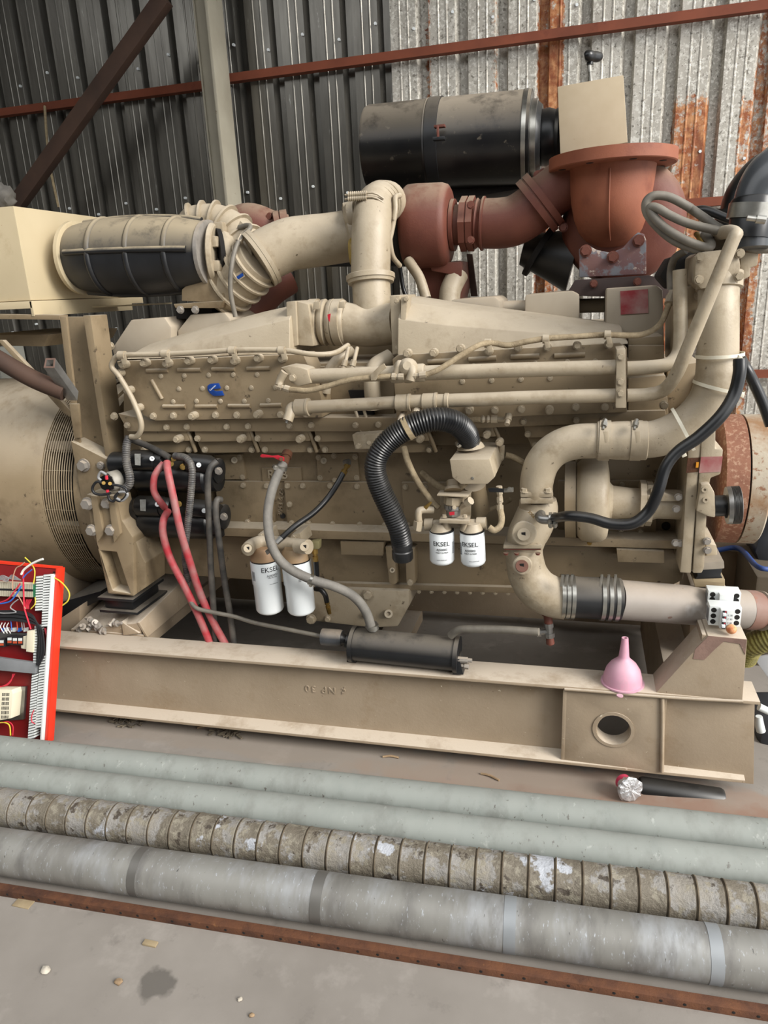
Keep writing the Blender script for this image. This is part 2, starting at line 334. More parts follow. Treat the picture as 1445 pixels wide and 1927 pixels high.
def weathered():
    m = bpy.data.materials.new('weathered_sheet'); m.use_nodes = True; nt = m.node_tree; N = nt.nodes; L = nt.links; b = N['Principled BSDF']
    g = N.new('ShaderNodeNewGeometry'); sx = N.new('ShaderNodeSeparateXYZ'); L.new(g.outputs['Position'], sx.inputs[0])
    mpn = N.new('ShaderNodeMapping'); L.new(g.outputs['Position'], mpn.inputs['Vector']); mpn.inputs['Scale'].default_value = (1, 1, .3)
    def noise(s, d=4, r=.6, v=None):
        n = N.new('ShaderNodeTexNoise'); n.inputs['Scale'].default_value = s; n.inputs['Detail'].default_value = d; n.inputs['Roughness'].default_value = r; L.new(v or g.outputs['Position'], n.inputs['Vector']); return n.outputs['Fac']
    def rng(x, lo, hi, t0=0., t1=1.):
        n = N.new('ShaderNodeMapRange'); n.inputs['From Min'].default_value = lo; n.inputs['From Max'].default_value = hi; n.inputs['To Min'].default_value = t0; n.inputs['To Max'].default_value = t1; L.new(x, n.inputs['Value']); return n.outputs['Result']
    def mix(f, a, c):
        n = N.new('ShaderNodeMix'); n.data_type = 'RGBA'; L.new(f, n.inputs[0])
        for s, v in ((n.inputs[6], a), (n.inputs[7], c)):
            if isinstance(v, tuple): s.default_value = v
            else: L.new(v, s)
        return n.outputs[2]
    def op(o, a, c):
        n = N.new('ShaderNodeMath'); n.operation = o
        for i, v in enumerate((a, c)):
            if isinstance(v, float): n.inputs[i].default_value = v
            else: L.new(v, n.inputs[i])
        return n.outputs[0]
    base = mix(rng(noise(3, 5, .7, mpn.outputs[0]), .35, .65), lin('a39e94'), lin('bcb7ad'))
    base = mix(rng(noise(60, 3, .7), .5, .6), base, lin('d2cfc6'))
    base = mix(rng(noise(48, 3, .7), .57, .66), base, lin('79746a'))
    # rust amount along X: stains that run down individual troughs
    x0, x1 = -1.6, 1.9
    def ramp(bands):
        rp = N.new('ShaderNodeValToRGB'); L.new(rng(sx.outputs['X'], x0, x1), rp.inputs['Fac']); e = rp.color_ramp; st = [(x0, .15)]
        for p0, p1, v in bands:
            a, b2 = P(p0, 150, WY).x, P(p1, 150, WY).x; st += [(a - .012, .15), (a + .012, v), (b2 - .012, v), (b2 + .012, .15)]
        while len(e.elements) < len(st): e.elements.new(.5)
        for el, (xx, v) in zip(e.elements, st): el.position = min(1, max(0, (xx - x0) / (x1 - x0))); el.color = (v, v, v, 1)
        return rp.outputs['Color']
    up_ = ramp(((742, 756, .55), (797, 815, .72), (922, 940, .72), (1008, 1062, .98), (1418, 1470, .8))); lo_ = ramp(((922, 938, .5), (1008, 1062, .85), (1268, 1342, .9), (1392, 1470, .84)))
    zz = P(1300, 165, WY).z; rpm = mix(rng(op('ADD', sx.outputs['Z'], op('MULTIPLY', noise(6, 3, .6), .25)), zz + .02, zz + .22), lo_, up_)
    r1 = noise(4, 6, .75, mpn.outputs[0]); r2 = noise(38, 4, .75)
    s = op('ADD', op('MULTIPLY', r1, .55), op('MULTIPLY', r2, .65))
    thr = op('SUBTRACT', 1.08, op('MULTIPLY', rpm, .62))
    f = N.new('ShaderNodeMapRange'); L.new(op('SUBTRACT', s, thr), f.inputs['Value']); f.inputs['From Min'].default_value = -.03; f.inputs['From Max'].default_value = .06
    rc = mix(rng(noise(25, 5, .7), .4, .62), lin('8c4a22'), lin('bf8a5c')); rc = mix(rng(noise(8, 4, .7, mpn.outputs[0]), .52, .65), rc, lin('6a3418'))
    L.new(mix(f.outputs[0], base, rc), b.inputs['Base Color'])
    b.inputs['Roughness'].default_value = .55
    L.new(rng(f.outputs[0], 0, 1, .35, 0.), b.inputs['Metallic'])
    return m
weath = weathered()
wall = thing('wall_back', None, None, Vector((-1, WY, 0)), kind='structure')
PITCH = .21
def sheet(x0, nr, mat, yoff=0, z0=0, z1=4.6):
    prof = []
    for i in range(nr):
        b = x0 + i * PITCH
        prof += [(b, 0), (b + .045, 0), (b + .048, -.0025), (b + .054, -.0025), (b + .057, 0), (b + .09, 0), (b + .093, -.0025), (b + .099, -.0025), (b + .102, 0), (b + .14, 0), (b + .162, .042), (b + .2, .042)]
    prof.append((x0 + nr * PITCH, 0)); prof.append((x0 + nr * PITCH + .03, 0))
    bm = bmesh.new(); zs = [z0 + (z1 - z0) * i / 6 for i in range(7)]
    rows = [[bm.verts.new((x, WY + yoff + y, z)) for x, y in prof] for z in zs]
    for a, c in zip(rows, rows[1:]):
        for i in range(len(prof) - 1): bm.faces.new((a[i], a[i + 1], c[i + 1], c[i]))
    r = bmesh.ops.extrude_face_region(bm, geom=list(bm.faces)); bmesh.ops.translate(bm, verts=[x for x in r['geom'] if isinstance(x, bmesh.types.BMVert)], vec=(0, .002, 0))
    return finish('sheet', bm, mat, wall, 15)
XS = P(738, 150, WY).x
for k in range(6): sheet(XS - PITCH * 4 * (k + 1), 4, galv, .003 * (k % 2))
for k in range(5): sheet(XS + PITCH * 4 * k, 4, weath, -.004 - .003 * (k % 2))
bm = bmesh.new()   # white dots painted for daylight through nail holes: a few pixels each
for zz in (P(400, 110, WY).z, P(400, 385, WY).z, P(700, 600, WY).z):
    for k in range(-20, 16):
        x = XS + k * PITCH + .13
        a = [bm.verts.new((x + .008 * math.cos(i * 1.047), WY - .012, zz + .05 * (k % 2) + .008 * math.sin(i * 1.047))) for i in range(6)]
        c = [bm.verts.new((v.co.x, WY + .004, v.co.z)) for v in a]
        bm.faces.new(a)
        for i in range(6): bm.faces.new((a[i], a[(i + 1) % 6], c[(i + 1) % 6], c[i]))
o = finish('screw', bm, white, wall); o['kind'] = 'stuff'  # dots of painted daylight, not fasteners
# girts, column, brace
def girt(pa, pb, h, lab, Y=4.24):
    a = P(*pa, Y); b = P(*pb, Y); d = (b - a) / (b.x - a.x)
    bm = bmesh.new(); z = (a.z + b.z) / 2
    prof = [(0, z - h / 2), (.05, z - h / 2), (.05, z - h / 2 + .005), (.006, z - h / 2 + .005), (.006, z + h / 2), (0, z + h / 2)]
    stripbm(bm, (a.x, Y), (b.x, Y), prof); return tag(finish('wall_girt', bm, girtm), lab, 'girt', 'rust red girts on the back wall')
girt((-40, 217), (386, 158), .042, 'rust red steel girt on dark sheets left of the column')
girt((420, 149), (1500, -2), .042, 'long rust red steel girt across the wall above the black air filter')
girt((1240, 391), (1500, 362), .042, 'short rust red girt behind the looped grey cables')
girt((1300, 694), (1520, 714), .045, 'low rust red girt behind the hanging black hose at far right')
t = thing('steel_column', 'pale grey painted steel column standing against the dark wall sheets', 'column', Vector((P(400, 200, 4.1).x, 4.1, 0)), kind=None)
cx0 = P(366, 10, 4.05).x; cx1 = P(398, 10, 4.05).x; cx2 = P(412, 10, 4.05).x
BOX('web', columnm, t, cx0, cx1, 4.06, 4.075, 0, 4.5, .002); BOX('flange', columnm, t, cx1 - .005, cx1 + .012, 3.98, 4.16, 0, 4.5, .002); BOX('flange', columnm, t, cx0 - .01, cx0, 4.05, 4.16, 0, 4.5, .002)
a = P(305, -8, 3.95); b = P(22, 388, 3.95); dv = (b - a).normalized(); sd_ = dv.cross(Vector((0, 1, 0))).normalized() * .042
tag(PRISM('diagonal_brace', bracem, None, [a + sd_, a - sd_, b - sd_, b + sd_], 0, .06, .003), 'dark brown diagonal brace crossing the upper left wall', 'brace')
tag(TUBE('hanging_cord', wood, None, [(84, 200, 4.236), (88, 260, 4.15), (95, 320, 4.15), (110, 390, 4.15)], 2.5, 6), 'thin frayed cord hanging from the girt by the brace', 'cord')

# ------------------------------------------------------------------ pipes on the floor
def floorpipe(name, mat, Y, s, r, lab, cat='pipe', group='long pipes lying on the floor', seams=None, xa=-2.9, xb=1.5):
    A = Vector((xa, Y + s * xa, r)); B = Vector((xb, Y + s * xb, r)); bm = bmesh.new(); n = 48
    path, rad, seamf = [], [], []
    if seams:
        q, L = seams, (B - A).length; cnt = int(L / q)
        for i in range(cnt):
            for f, k in ((0.02, 1), (.84, 1.0), (.87, .95), (.91, .95), (.94, 1.025), (.985, 1.025)):
                path.append(A.lerp(B, (i + f) / cnt)); rad.append(r * k); seamf.append(f > .85 and f < .97)
    else:
        for i in range(13): path.append(A.lerp(B, i / 12)); rad.append(r)
    _, u, v = frame(B - A); rings = []
    for p, rr in zip(path, rad): rings.append([bm.verts.new(p + (u * math.cos(2 * math.pi * k / n) + v * math.sin(2 * math.pi * k / n)) * rr) for k in range(n)])
    for j_, (a_, b_) in enumerate(zip(rings, rings[1:])):
        for k in range(n):
            fc = bm.faces.new((a_[k], a_[(k + 1) % n], b_[(k + 1) % n], b_[k]))
            if seams and seamf[j_]: fc.material_index = 1
    # open ends with wall thickness
    for end, sgn in ((rings[0], 1), (rings[-1], -1)):
        inn = [bm.verts.new(p0.co.lerp(path[0] if sgn > 0 else path[-1], .08)) for p0 in end]
        deep = [bm.verts.new(x.co + (B - A).normalized() * (.2 * sgn)) for x in inn]
        for k in range(n):
            bm.faces.new((end[k], end[(k + 1) % n], inn[(k + 1) % n], inn[k])); bm.faces.new((inn[k], inn[(k + 1) % n], deep[(k + 1) % n], deep[k]))
    o = tag(finish(name, bm, [mat, seamm]), lab, cat, group); return o, A, B
floorpipe('floor_pipe', pipeg, 1.90, .04, .06, 'green grey pipe on the floor nearest the base frame')
floorpipe('floor_pipe', pipeg, 1.768, .04, .06, 'scuffed green grey pipe between the farthest pipe and the crusted one')
floorpipe('floor_pipe', pipecr, 1.638, .04, .06, 'pipe with ring seams and a flaking mud crust', seams=.072)
o, A, B = floorpipe('floor_pipe', pipez, 1.468, .047, .066, 'galvanised metal pipe with joint bands, nearest the camera')
def pband(px, w, mat, py):
    x = P(px, py, 1.46).x; f0 = (x - w / 2 - A.x) / (B.x - A.x); f1 = (x + w / 2 - A.x) / (B.x - A.x); k = mp(A.lerp(B, f0)); a_ = A.lerp(B, f0); b_ = A.lerp(B, f1); k = mp((a_ + b_) / 2)
    LATHE('joint_band', mat, o, a_, b_, [(0, .066 / k), (0, .0668 / k), (1, .0668 / k), (1, .066 / k)], 48)
for px, py, w, m_ in ((20, 1600, .02, pipedark), (290, 1640, .026, pipedark), (612, 1690, .03, pipedark), (960, 1730, .03, pipeband), (1345, 1790, .03, pipeband)): pband(px, w, m_, py)
# rusty perforated bar
a = PZ(-60, 1666, .022); b = PZ(1500, 1918, .022)
bar = tag(SWEEP('perforated_bar', rust, None, (a.x, a.y), (b.x, b.y), [(0, 0), (.028, 0), (.028, .004), (.004, .004), (.004, .018), (.026, .018), (.026, .022), (0, .022)], .001), 'rusty brown perforated angle bar lying in front of the pipes', 'bar')
for i in range(42):
    f = (i + .5) / 42; c = Vector((a.x + (b.x - a.x) * f, a.y + (b.y - a.y) * f, .0))
    BOLT(bar, c + Vector((0, -.0004, .011)), .0035 / mp(c), 'stud', dark, 'hole').scale.y *= .15
# litter on the floor
def pebble(px, py, s, mat, lab, cat='pebble', flat=.6):
    c = PZ(px, py, 0); bm = bmesh.new(); bmesh.ops.create_icosphere(bm, subdivisions=2, radius=1)
    for v in bm.verts:
        k = 1 + random.uniform(-.28, .28); v.co = Vector((v.co.x * k * s * 1.2, v.co.y * k * s * .9, max(0, v.co.z * k * flat + flat * .7) * s))
    bmesh.ops.translate(bm, verts=bm.verts, vec=c); return tag(finish(cat.replace(' ', '_'), bm, mat, None, 60), lab, cat)
stone = M('pale_stone', 'b8b0a2', '9a9284', 30, .9); stone2 = M('brown_stone', '9a8264', '7d6850', 30, .9)
pebble(86, 1828, .011, stone, 'pale rock chip on bare concrete at lower left')
pebble(224, 1850, .009, stone2, 'small tan clod beside the dark oil stain')
pebble(452, 1882, .006, stone, 'tiny pale pebble right of the oil stain')
pebble(474, 1912, .006, stone2, 'small brown pebble at the bottom edge of the concrete')
pebble(930, 1396, .008, stone, 'small white lump resting near the frame lower flange')
c = PZ(283, 1777, 0); tag(BOX('wood_chip', wood, None, c.x - .02, c.x + .02, c.y - .008, c.y + .008, 0, .006, .001), 'pale flat wood chip on the concrete below the rusty bar', 'wood chip')
c = PZ(45, 1700, 0); tag(BOX('cardboard_scrap', wood, None, c.x - .028, c.x + .028, c.y - .016, c.y + .016, 0, .003, .0005), 'flat tan scrap tucked by the rusty bar at far left', 'scrap')
for px, py, q, lab in ((240, 1362, 0, 'clump of dry litter under the frame beside the red panel'), (430, 1380, 1, 'clump of dry leaves and bark under the frame middle')):
    c = PZ(px, py, 0); bm = bmesh.new()
    for i in range(26):
        d = Vector((random.uniform(-.07, .07), random.uniform(-.03, .03), 0)); s = random.uniform(.006, .018); r_ = Matrix.Rotation(random.random() * 6, 4, 'Z') @ Matrix.Rotation(random.uniform(-.5, .5), 4, 'X')
        g = bmesh.ops.create_cube(bm, size=1); bmesh.ops.transform(bm, matrix=Matrix.Translation(c + d + Vector((0, 0, .008))) @ r_ @ Matrix.Diagonal((s * 1.8, s * .6, .004, 1)), verts=g['verts'])
    x = tag(finish('litter', bm, [M('litter%d' % q, '3d362e', '6d6352', 40, .9)], None), lab, 'litter'); x['kind'] = 'stuff'
# ------------------------------------------------------------------ base frame
def FY(x): return 2.10 + .03 * (x + 2.0)
ZB, ZT = .06, .366
xL, xR = -2.9, P(1432, 1322, 2.17).x
fr = thing('base_frame', 'beige steel skid frame of rolled beams under the engine', 'frame', Vector((-.8, 2.17, 0)))
A_, B_ = (xL, FY(xL)), (xR, FY(xR)); Bw = (xR - .015, FY(xR - .015))
SWEEP('top_flange', framep, fr, A_, B_, [(0, ZT - .011), (0, ZT), (.125, ZT), (.125, ZT - .011), (.07, ZT - .02), (.055, ZT - .02)])
SWEEP('bottom_flange', framep, fr, A_, Bw, [(0, ZB), (0, ZB + .011), (.055, ZB + .022), (.07, ZB + .022), (.125, ZB + .011), (.125, ZB)])
xw0, xw1 = P(1064, 1370, 2.17).x, P(1243, 1380, 2.17).x
web = SWEEP('web', framep, fr, A_, (xw0, FY(xw0)), rect(.057, .068, ZB + .02, ZT - .018), 0); SWEEP('web', framep, fr, (xw1, FY(xw1)), Bw, rect(.057, .068, ZB + .02, ZT - .018), 0)
BOX('stiffener', framep, fr, xw0 - .012, xw0, FY(xw0) + .008, FY(xw0) + .12, ZB + .01, ZT - .01, .001); BOX('stiffener', framep, fr, xw1, xw1 + .012, FY(xw1) + .008, FY(xw1) + .12, ZB + .01, ZT - .01, .001)
BOX('cross_member', framep, fr, xw1 + .02, xw1 + .14, 2.29, 3.25, ZB, ZT - .005, .003)  # end member added to block light from the right under the engine
cm = P(612, 1298, FY(-.9) + .057); cm.y = FY(cm.x) + .057
TEXT('casting_mark', '\u00a2 NP 30', framep, web, flatmap(cm, math.pi, Vector((1, .03, 0)).normalized()), .04, .003, 1.25)
# box plate with lifting hole, and blank plate beyond it
pl = PRISM('end_plate', framep, fr, [(1060, 1298), (1247, 1311), (1247, 1456), (1060, 1437)], 2.168, .012, .003, circ(1154, 1374, 31, 29, 24, .1))
c0 = P(1154, 1374, 2.165); k = mp(c0)
LATHE('hole_collar', framep, pl, c0, c0 + Vector((0, .11, 0)), [(0, 31), (0, 37), (.1, 36), (.5, 36), (.5, 31), (.0, 31)], 28, cap=False)
PRISM('end_plate', framep, fr, [(1247, 1311), (1420, 1322), (1418, 1476), (1247, 1456)], 2.200, .012, .002)
TUBE('weld_bead', framep, fr, [(1246, 1312, 2.166), (1246, 1380, 2.166), (1245, 1452, 2.166)], 4, 8, 8)
TUBE('weld_bead', framep, fr, [(1062, 1297, 2.16), (1130, 1302, 2.16), (1200, 1308, 2.16), (1300, 1315, 2.16), (1398, 1320, 2.16)], 3.2, 8, 8)
# pedestal at the front end
ped = PRISM('pedestal', framep, fr, [(1232, 1306), (1332, 1196), (1406, 1203), (1397, 1318)], 2.175, .12, .003)
PRISM('bare_patch', primer, ped, [(1308, 1222), (1333, 1197), (1405, 1204), (1402, 1232), (1392, 1212), (1362, 1207), (1345, 1222), (1325, 1242), (1304, 1240)], 2.1735, .003, 0)
BOX('side_plate', framep, fr, P(1330, 1196, 2.17).x - .012, P(1330, 1196, 2.17).x, 2.18, 2.296, ZT, P(1330, 1196, 2.175).z, .001)
# cross members
x0, x1 = P(150, 1190, 2.25).x, P(350, 1190, 2.25).x
zc = P(200, 1190, 2.25).z
BOX('cross_member', framep, fr, P(130, 1196, 2.22).x, P(265, 1196, 2.22).x, 2.235, 3.4, ZT - .06, ZT + .004, .004)
xm = P(300, 1150, 2.4).x
PRISM('angle_member', framep, fr, [P(262, 1192, 2.23), P(228, 1170, 2.24), P(232, 1196, 2.225)], 0, 1.1, .002, None, Vector((.02, 1.1, 0)))
LOFT('deck_plate', framep, fr, [[P(130, 1188, 2.24), P(262, 1172, 2.24), P(360, 1075, 2.62), P(250, 1075, 2.62)], [q - Vector((0, 0, .05)) for q in (P(130, 1188, 2.24), P(262, 1172, 2.24), P(360, 1075, 2.62), P(250, 1075, 2.62))]], .003)
LOFT('deck_edge', framep, fr, [[P(262, 1172, 2.238), P(278, 1199, 2.238), P(372, 1120, 2.62), P(362, 1076, 2.62)], [q - Vector((.012, 0, 0)) for q in (P(262, 1172, 2.238), P(278, 1199, 2.238), P(372, 1120, 2.62), P(362, 1076, 2.62))]], .002)
for dz in (0, .25):
    pass
SWEEP('far_beam', framep, fr, (xL, 3.25), (xR, 3.3), rect(0, .12, ZB, ZT), .004)
# skid pads
tag(LATHE('support_bar', rubber2, None, P(1203, 1483, 2.17), P(1360, 1506, 2.19), [(0, 20), (.03, 22), (.97, 22), (1, 20)], 20), 'short black round bar wedged under the front end of the frame', 'bar')
x = P(90, 1350, 2.15).x
for xx in (-2.4, -.9): BOX('skid_pad', framep, fr, xx, xx + .15, 2.22, 3.3, 0, ZB, .002)

# ------------------------------------------------------------------ alternator
al = thing('alternator', 'beige cylindrical alternator with wire mesh vent at its end', 'alternator', Vector((-2.2, 2.85, 0)))
AY, AZ, AR = 2.80, .856, .465
def axl(x): return Vector((x, AY, AZ))
xg0, xg1 = -2.11, -1.965
k = mp(axl(-2.2))
LATHE('body', beige, al, axl(-3.2), axl(xg0), [(0, AR / k), (.97, AR / k), (1, (AR - .01) / k)], 64)
LATHE('vent_core', dark, al, axl(xg0), axl(xg1), [(0, (AR - .09) / k), (1, (AR - .09) / k)], 48)
me = LATHE('end_ring', beige, al, axl(xg1), axl(xg1 + .075), [(0, (AR - .05) / k), (0, (AR + .005) / k), (1, (AR + .005) / k), (1, .2 / k)], 64)
LATHE('bell_flange', beige, al, axl(xg1 + .085), axl(xg1 + .12), [(0, .2 / k), (0, (AR - .0) / k), (1, (AR - .0) / k), (1, .2 / k)], 64)
def ringtube(x, R, r, name='mesh_wire'):
    pts = [Vector((x, AY + R * math.cos(a), AZ + R * math.sin(a))) for a in [2 * math.pi * i / 64 for i in range(65)]]
    bm = bmesh.new(); tube_bm(bm, pts, [r] * 65, 5, False); return finish(name, bm, beige, al)
for i in range(13): ringtube(xg0 + .004 + i * (xg1 - xg0 - .008) / 12, AR + .002, .0025)
bm = bmesh.new()
for i in range(36):
    a = 2 * math.pi * i / 36; d = Vector((0, math.cos(a), math.sin(a)))
    tube_bm(bm, [axl(xg0) + d * AR, axl(xg1) + d * AR], [.0011] * 2, 4)
finish('mesh_bar', bm, beige, al)
for i in range(8):
    a = 2 * math.pi * i / 8 + .2; d = Vector((0, math.cos(a), math.sin(a))); c = axl((xg0 + xg1) / 2) + d * (AR - .03)
    BOX('frame_rib', beige, al, c.x - .09, c.x + .09, c.y - .02, c.y + .02, c.z - .02, c.z + .02, .003, Matrix.Rotation(a, 4, 'X'))
# feet
PRISM('foot', framep, al, [(72, 1060), (112, 1050), (120, 1110), (128, 1140), (76, 1142)], 2.42, .5, .004)
PRISM('foot', rubber, al, [(118, 1132), (190, 1112), (190, 1128), (118, 1165)], 2.35, .35, .004)
PRISM('foot', framep, al, [(112, 1165), (150, 1140), (150, 1185), (112, 1205)], 2.30, .3, .004)

# ------------------------------------------------------------------ intake box above the alternator
bx = thing('intake_box', 'large beige sheet metal box at upper left carrying the ribbed black duct', 'box', P(45, 580, 2.45))
YB0 = 2.45; xb = P(42, 480, YB0).x; zt = P(40, 386, YB0).z; zb = P(45, 566, YB0).z
BOX('body', boxp, bx, xb - .9, xb, YB0, 3.35, zb, zt, .004)
BOX('lip', boxp, bx, xb - .9, xb + .012, YB0 - .012, 3.2, zb - .03, zb - .002, .002)
BOX('lip', boxp, bx, xb - .02, xb + .3, YB0 + .35, 2.98, zb - .04, zb - .034, .001)
BOX('side_strip', boxp, bx, xb + .002, xb + .014, YB0 - .012, 3.1, zb - .06, zb - .003, .001)
# support post (channel)
po = thing('support_post', 'tall beige channel post carrying the intake box beside the alternator', 'post', P(180, 890, 2.4))
PRISM('web', beige, po, [(122, 596), (160, 596), (207, 905), (152, 905)], 2.42, .012, .002)
PRISM('flange', beige, po, [(112, 596), (124, 596), (158, 905), (140, 824)], 2.36, .012, .002)
PRISM('flange', beige, po, [(156, 594), (170, 594), (216, 912), (206, 908)], 2.36, .1, .002)
PRISM('lug', beige, po, [(130, 760), (147, 760), (152, 824), (139, 824)], 2.345, .012, .002)
PRISM('beam_stub', beige, bx, [(-60, 590), (112, 593), (112, 602), (-60, 600)], 2.44, .05, .002)
tag(TUBE('brown_strut', bracem, None, [(-10, 672, 2.30), (60, 712, 2.33), (122, 738, 2.36)], 17, 14, 6), 'dark brown painted round strut running down to the post', 'strut')
# square tube stub
sq = thing('square_tube', 'short grey square steel tube with open end leaning on the post', 'tube', P(125, 740, 2.33))
a0 = [P(86, 674, 2.30), P(104, 674, 2.30), P(102, 692, 2.30), P(82, 692, 2.30)]; dv = P(137, 745, 2.36) - P(93, 683, 2.30)
inn = [a0[0].lerp(a0[2], .14), a0[1].lerp(a0[3], .14), a0[2].lerp(a0[0], .14), a0[3].lerp(a0[1], .14)]
PRISM('tube_wall', steelz, sq, a0, 0, 0, .0008, inn, dv)
PRISM('primed_end', primer, sq, [v - dv * .002 for v in a0], 0, 0, 0, [v - dv * .002 for v in inn], dv * .012)
tag(PRISM('strut_bar', beige, None, [(-5, 640), (5, 640), (134, 775), (132, 785), (120, 778)], 2.44, .02, .002), 'thin beige diagonal stay behind the brown strut', 'stay')
PRISM('tray', beige, bx, [(-40, 630), (92, 630), (82, 652), (-40, 650)], 2.7, .5, .003)
# ------------------------------------------------------------------ flywheel housing and rear mount
fh = thing('engine_mount', 'beige cast rear engine mount with a slot standing on a rubber block', 'mount', P(235, 1130, 2.3))
PRISM('casting', beige, fh, [(162, 930), (220, 937), (229, 979), (250, 1012), (252, 1122), (203, 1117), (186, 1040), (172, 1000)], 2.24, .09, .006, [(188, 1036), (219, 1039), (245, 1117), (212, 1111)])
PRISM('back_wall', beige, fh, [(188, 1030), (222, 1030), (250, 1118), (208, 1114)], 2.30, .02, .001)
PRISM('side_gusset', beige, fh, [(228, 975), (250, 1005), (268, 1050), (274, 1060), (275, 1105), (252, 1121)], 2.26, .14, .004)
for xx in (178, 210): PRISM('rib', beige, fh, [(xx - 8, 932), (xx + 4, 934), (xx + 16, 1005), (xx + 4, 1022)], 2.225, .03, .003)
hp = PRISM('housing_plate', beige, fh, [(133, 830), (212, 870), (228, 985), (165, 1005), (146, 900)], 2.34, .25, .004)
for (px, py, r) in ((159, 875, 10), (166, 947, 10), (201, 947, 8), (174, 997, 9), (210, 997, 9)): BOLT(fh, (px, py, 2.232 if py > 900 else 2.335), r, 'bolt', boltm)
BOLT(fh, (190, 876, 2.336), 7, 'stud', boltm)
BOX('upper_plate', rubber, fh, *(lambda a, b: (a.x, b.x))(P(191, 1125, 2.26), P(257, 1125, 2.26)), 2.235, 2.46, P(200, 1124, 2.24).z - .012, P(200, 1124, 2.24).z, .002)
xa_, xb_ = P(191, 1125, 2.26).x, P(257, 1125, 2.26).x; zt_ = P(200, 1124, 2.24).z
BOX('rubber_core', rubber2, fh, xa_ + .015, xb_ - .015, 2.25, 2.44, zt_ - .055, zt_ - .012, .01)
BOX('lower_plate', rubber, fh, xa_, xb_ + .01, 2.235, 2.46, zt_ - .067, zt_ - .055, .002)
# loose bolts and nuts on the deck
zd = .385
spots_ = [(146, 1185), (158, 1180), (172, 1167), (168, 1178), (163, 1186), (178, 1183), (189, 1187), (186, 1176), (178, 1172), (206, 1178), (197, 1186), (216, 1174)]
for i, (px, py) in enumerate(spots_):
    w = P(px, py, 2.23); t_ = thing('loose_bolt', 'loose dusty hex bolt in the small heap on the deck plate', 'bolt', w, 'loose bolts heaped on the deck plate')
    k = mp(w); an = random.random() * 6; d = Vector((math.cos(an), math.sin(an) * .6, random.uniform(-.1, .5))).normalized()
    LATHE('head', boltm, t_, w, w + d * .010, [(0, 5.2), (1, 5.2)], 6); LATHE('shank', boltm, t_, w + d * .010, w + d * .034, [(0, 3), (1, 3)], 10)
    LATHE('washer', boltm, t_, w + d * .010, w + d * .0125, [(0, 6.2), (1, 6.2)], 14)
# ------------------------------------------------------------------ engine
en = thing('diesel_engine', 'large beige V type diesel engine block with bolted side covers', 'engine', Vector((-.7, 2.8, .45)))
YC = 2.32
blk = PRISM('crankcase', beige, en, [(205, 840), (1292, 825), (1292, 1020), (235, 995)], 2.47, .66, .006)
PRISM('upper_case', beige, en, [(232, 690), (1250, 672), (1250, 830), (232, 850)], 2.44, .7, .006)
PRISM('pan_rail', beige, en, [(240, 988), (1290, 1018), (1290, 1034), (245, 1004)], 2.37, .8, .003)
pan = PRISM('oil_pan', beige, en, [(265, 1004), (1288, 1034), (1286, 1092), (1236, 1118), (760, 1112), (300, 1080)], 2.44, .7, .01)
PRISM('pan_flange', beige, en, [(590, 1096), (1230, 1112), (1215, 1124), (600, 1106)], 2.42, .7, .003)
sp = PRISM('sump', beige2, en, [(575, 1105), (770, 1112), (770, 1140), (748, 1180), (700, 1182), (578, 1168)], 2.40, .6, .01)
for (px, py, r) in ((586, 1164, 8), (693, 1118, 8), (690, 1156, 6), (617, 1164, 5)): BOLT(sp, (px, py, 2.397), r, 'bolt')
LATHE('drain_plug', beige2, sp, (731, 1155, 2.40), (731, 1155, 2.385), [(0, 8), (1, 8), (1, 4), (.3, 3.5)], 14)
for i in range(26):
    px = 620 + i * 24; BOLT(pan, (px, 1098 + (px - 600) * .018 + 12, 2.425), 3.5, 'stud')
# pan side fittings
PRISM('bracket', beige, pan, [(640, 1018), (722, 1020), (720, 1046), (642, 1044)], 2.38, .06, .003)
b1 = PRISM('mount_lug', beige, pan, [(724, 1028), (742, 1030), (747, 1098), (738, 1102), (732, 1098)], 2.39, .06, .006); b2 = PRISM('mount_lug', beige, pan, [(762, 1030), (780, 1032), (781, 1098), (772, 1104), (764, 1096)], 2.39, .06, .006)
LATHE('socket', beige2, b1, (738, 1073, 2.39), (738, 1073, 2.38), [(0, 5), (1, 5), (1, 2.5), (.2, 2)], 12); BOLT(b2, (772, 1096, 2.388), 5)
PRISM('bracket', beige, pan, [(1160, 1034), (1250, 1038), (1250, 1060), (1162, 1058)], 2.36, .1, .003)
# crankcase access covers
def plate(poly, Y, bolts, r=4.5, name='access_cover', parent=blk, dep=.02, kind='bolt'):
    o = PRISM(name, beige, parent, poly, Y, dep, .003)
    for (x, y) in bolts: BOLT(o, (x, y, Y - .0005), r, kind)
    return o
plate([(404, 905), (508, 907), (518, 990), (412, 988)], 2.452, ((413, 913), (458, 913), (502, 914), (420, 982), (466, 982), (510, 983)))
plate([(534, 906), (728, 908), (735, 994), (541, 990)], 2.452, ((541, 914), (570, 914), (621, 914), (672, 915), (720, 915), (545, 949), (549, 984), (581, 985), (626, 986), (677, 987), (724, 988)))
plate([(755, 908), (860, 908), (866, 998), (762, 996)], 2.452, ((763, 916), (800, 917), (845, 917), (768, 988), (805, 990), (850, 991)))
plate([(1050, 905), (1235, 905), (1235, 1008), (1050, 1006)], 2.452, ((1170, 912), (1205, 915), (1168, 1000), (1205, 1000), (1228, 950)))
plate([(595, 855), (672, 853), (677, 905), (598, 906)], 2.455, ((599, 861), (628, 858), (668, 860), (602, 899), (630, 904), (671, 899)), 3.6, kind='ringbolt')
plate([(402, 856), (456, 855), (462, 902), (404, 903)], 2.455, ((451, 861), (456, 898)), 3.6, kind='ringbolt')
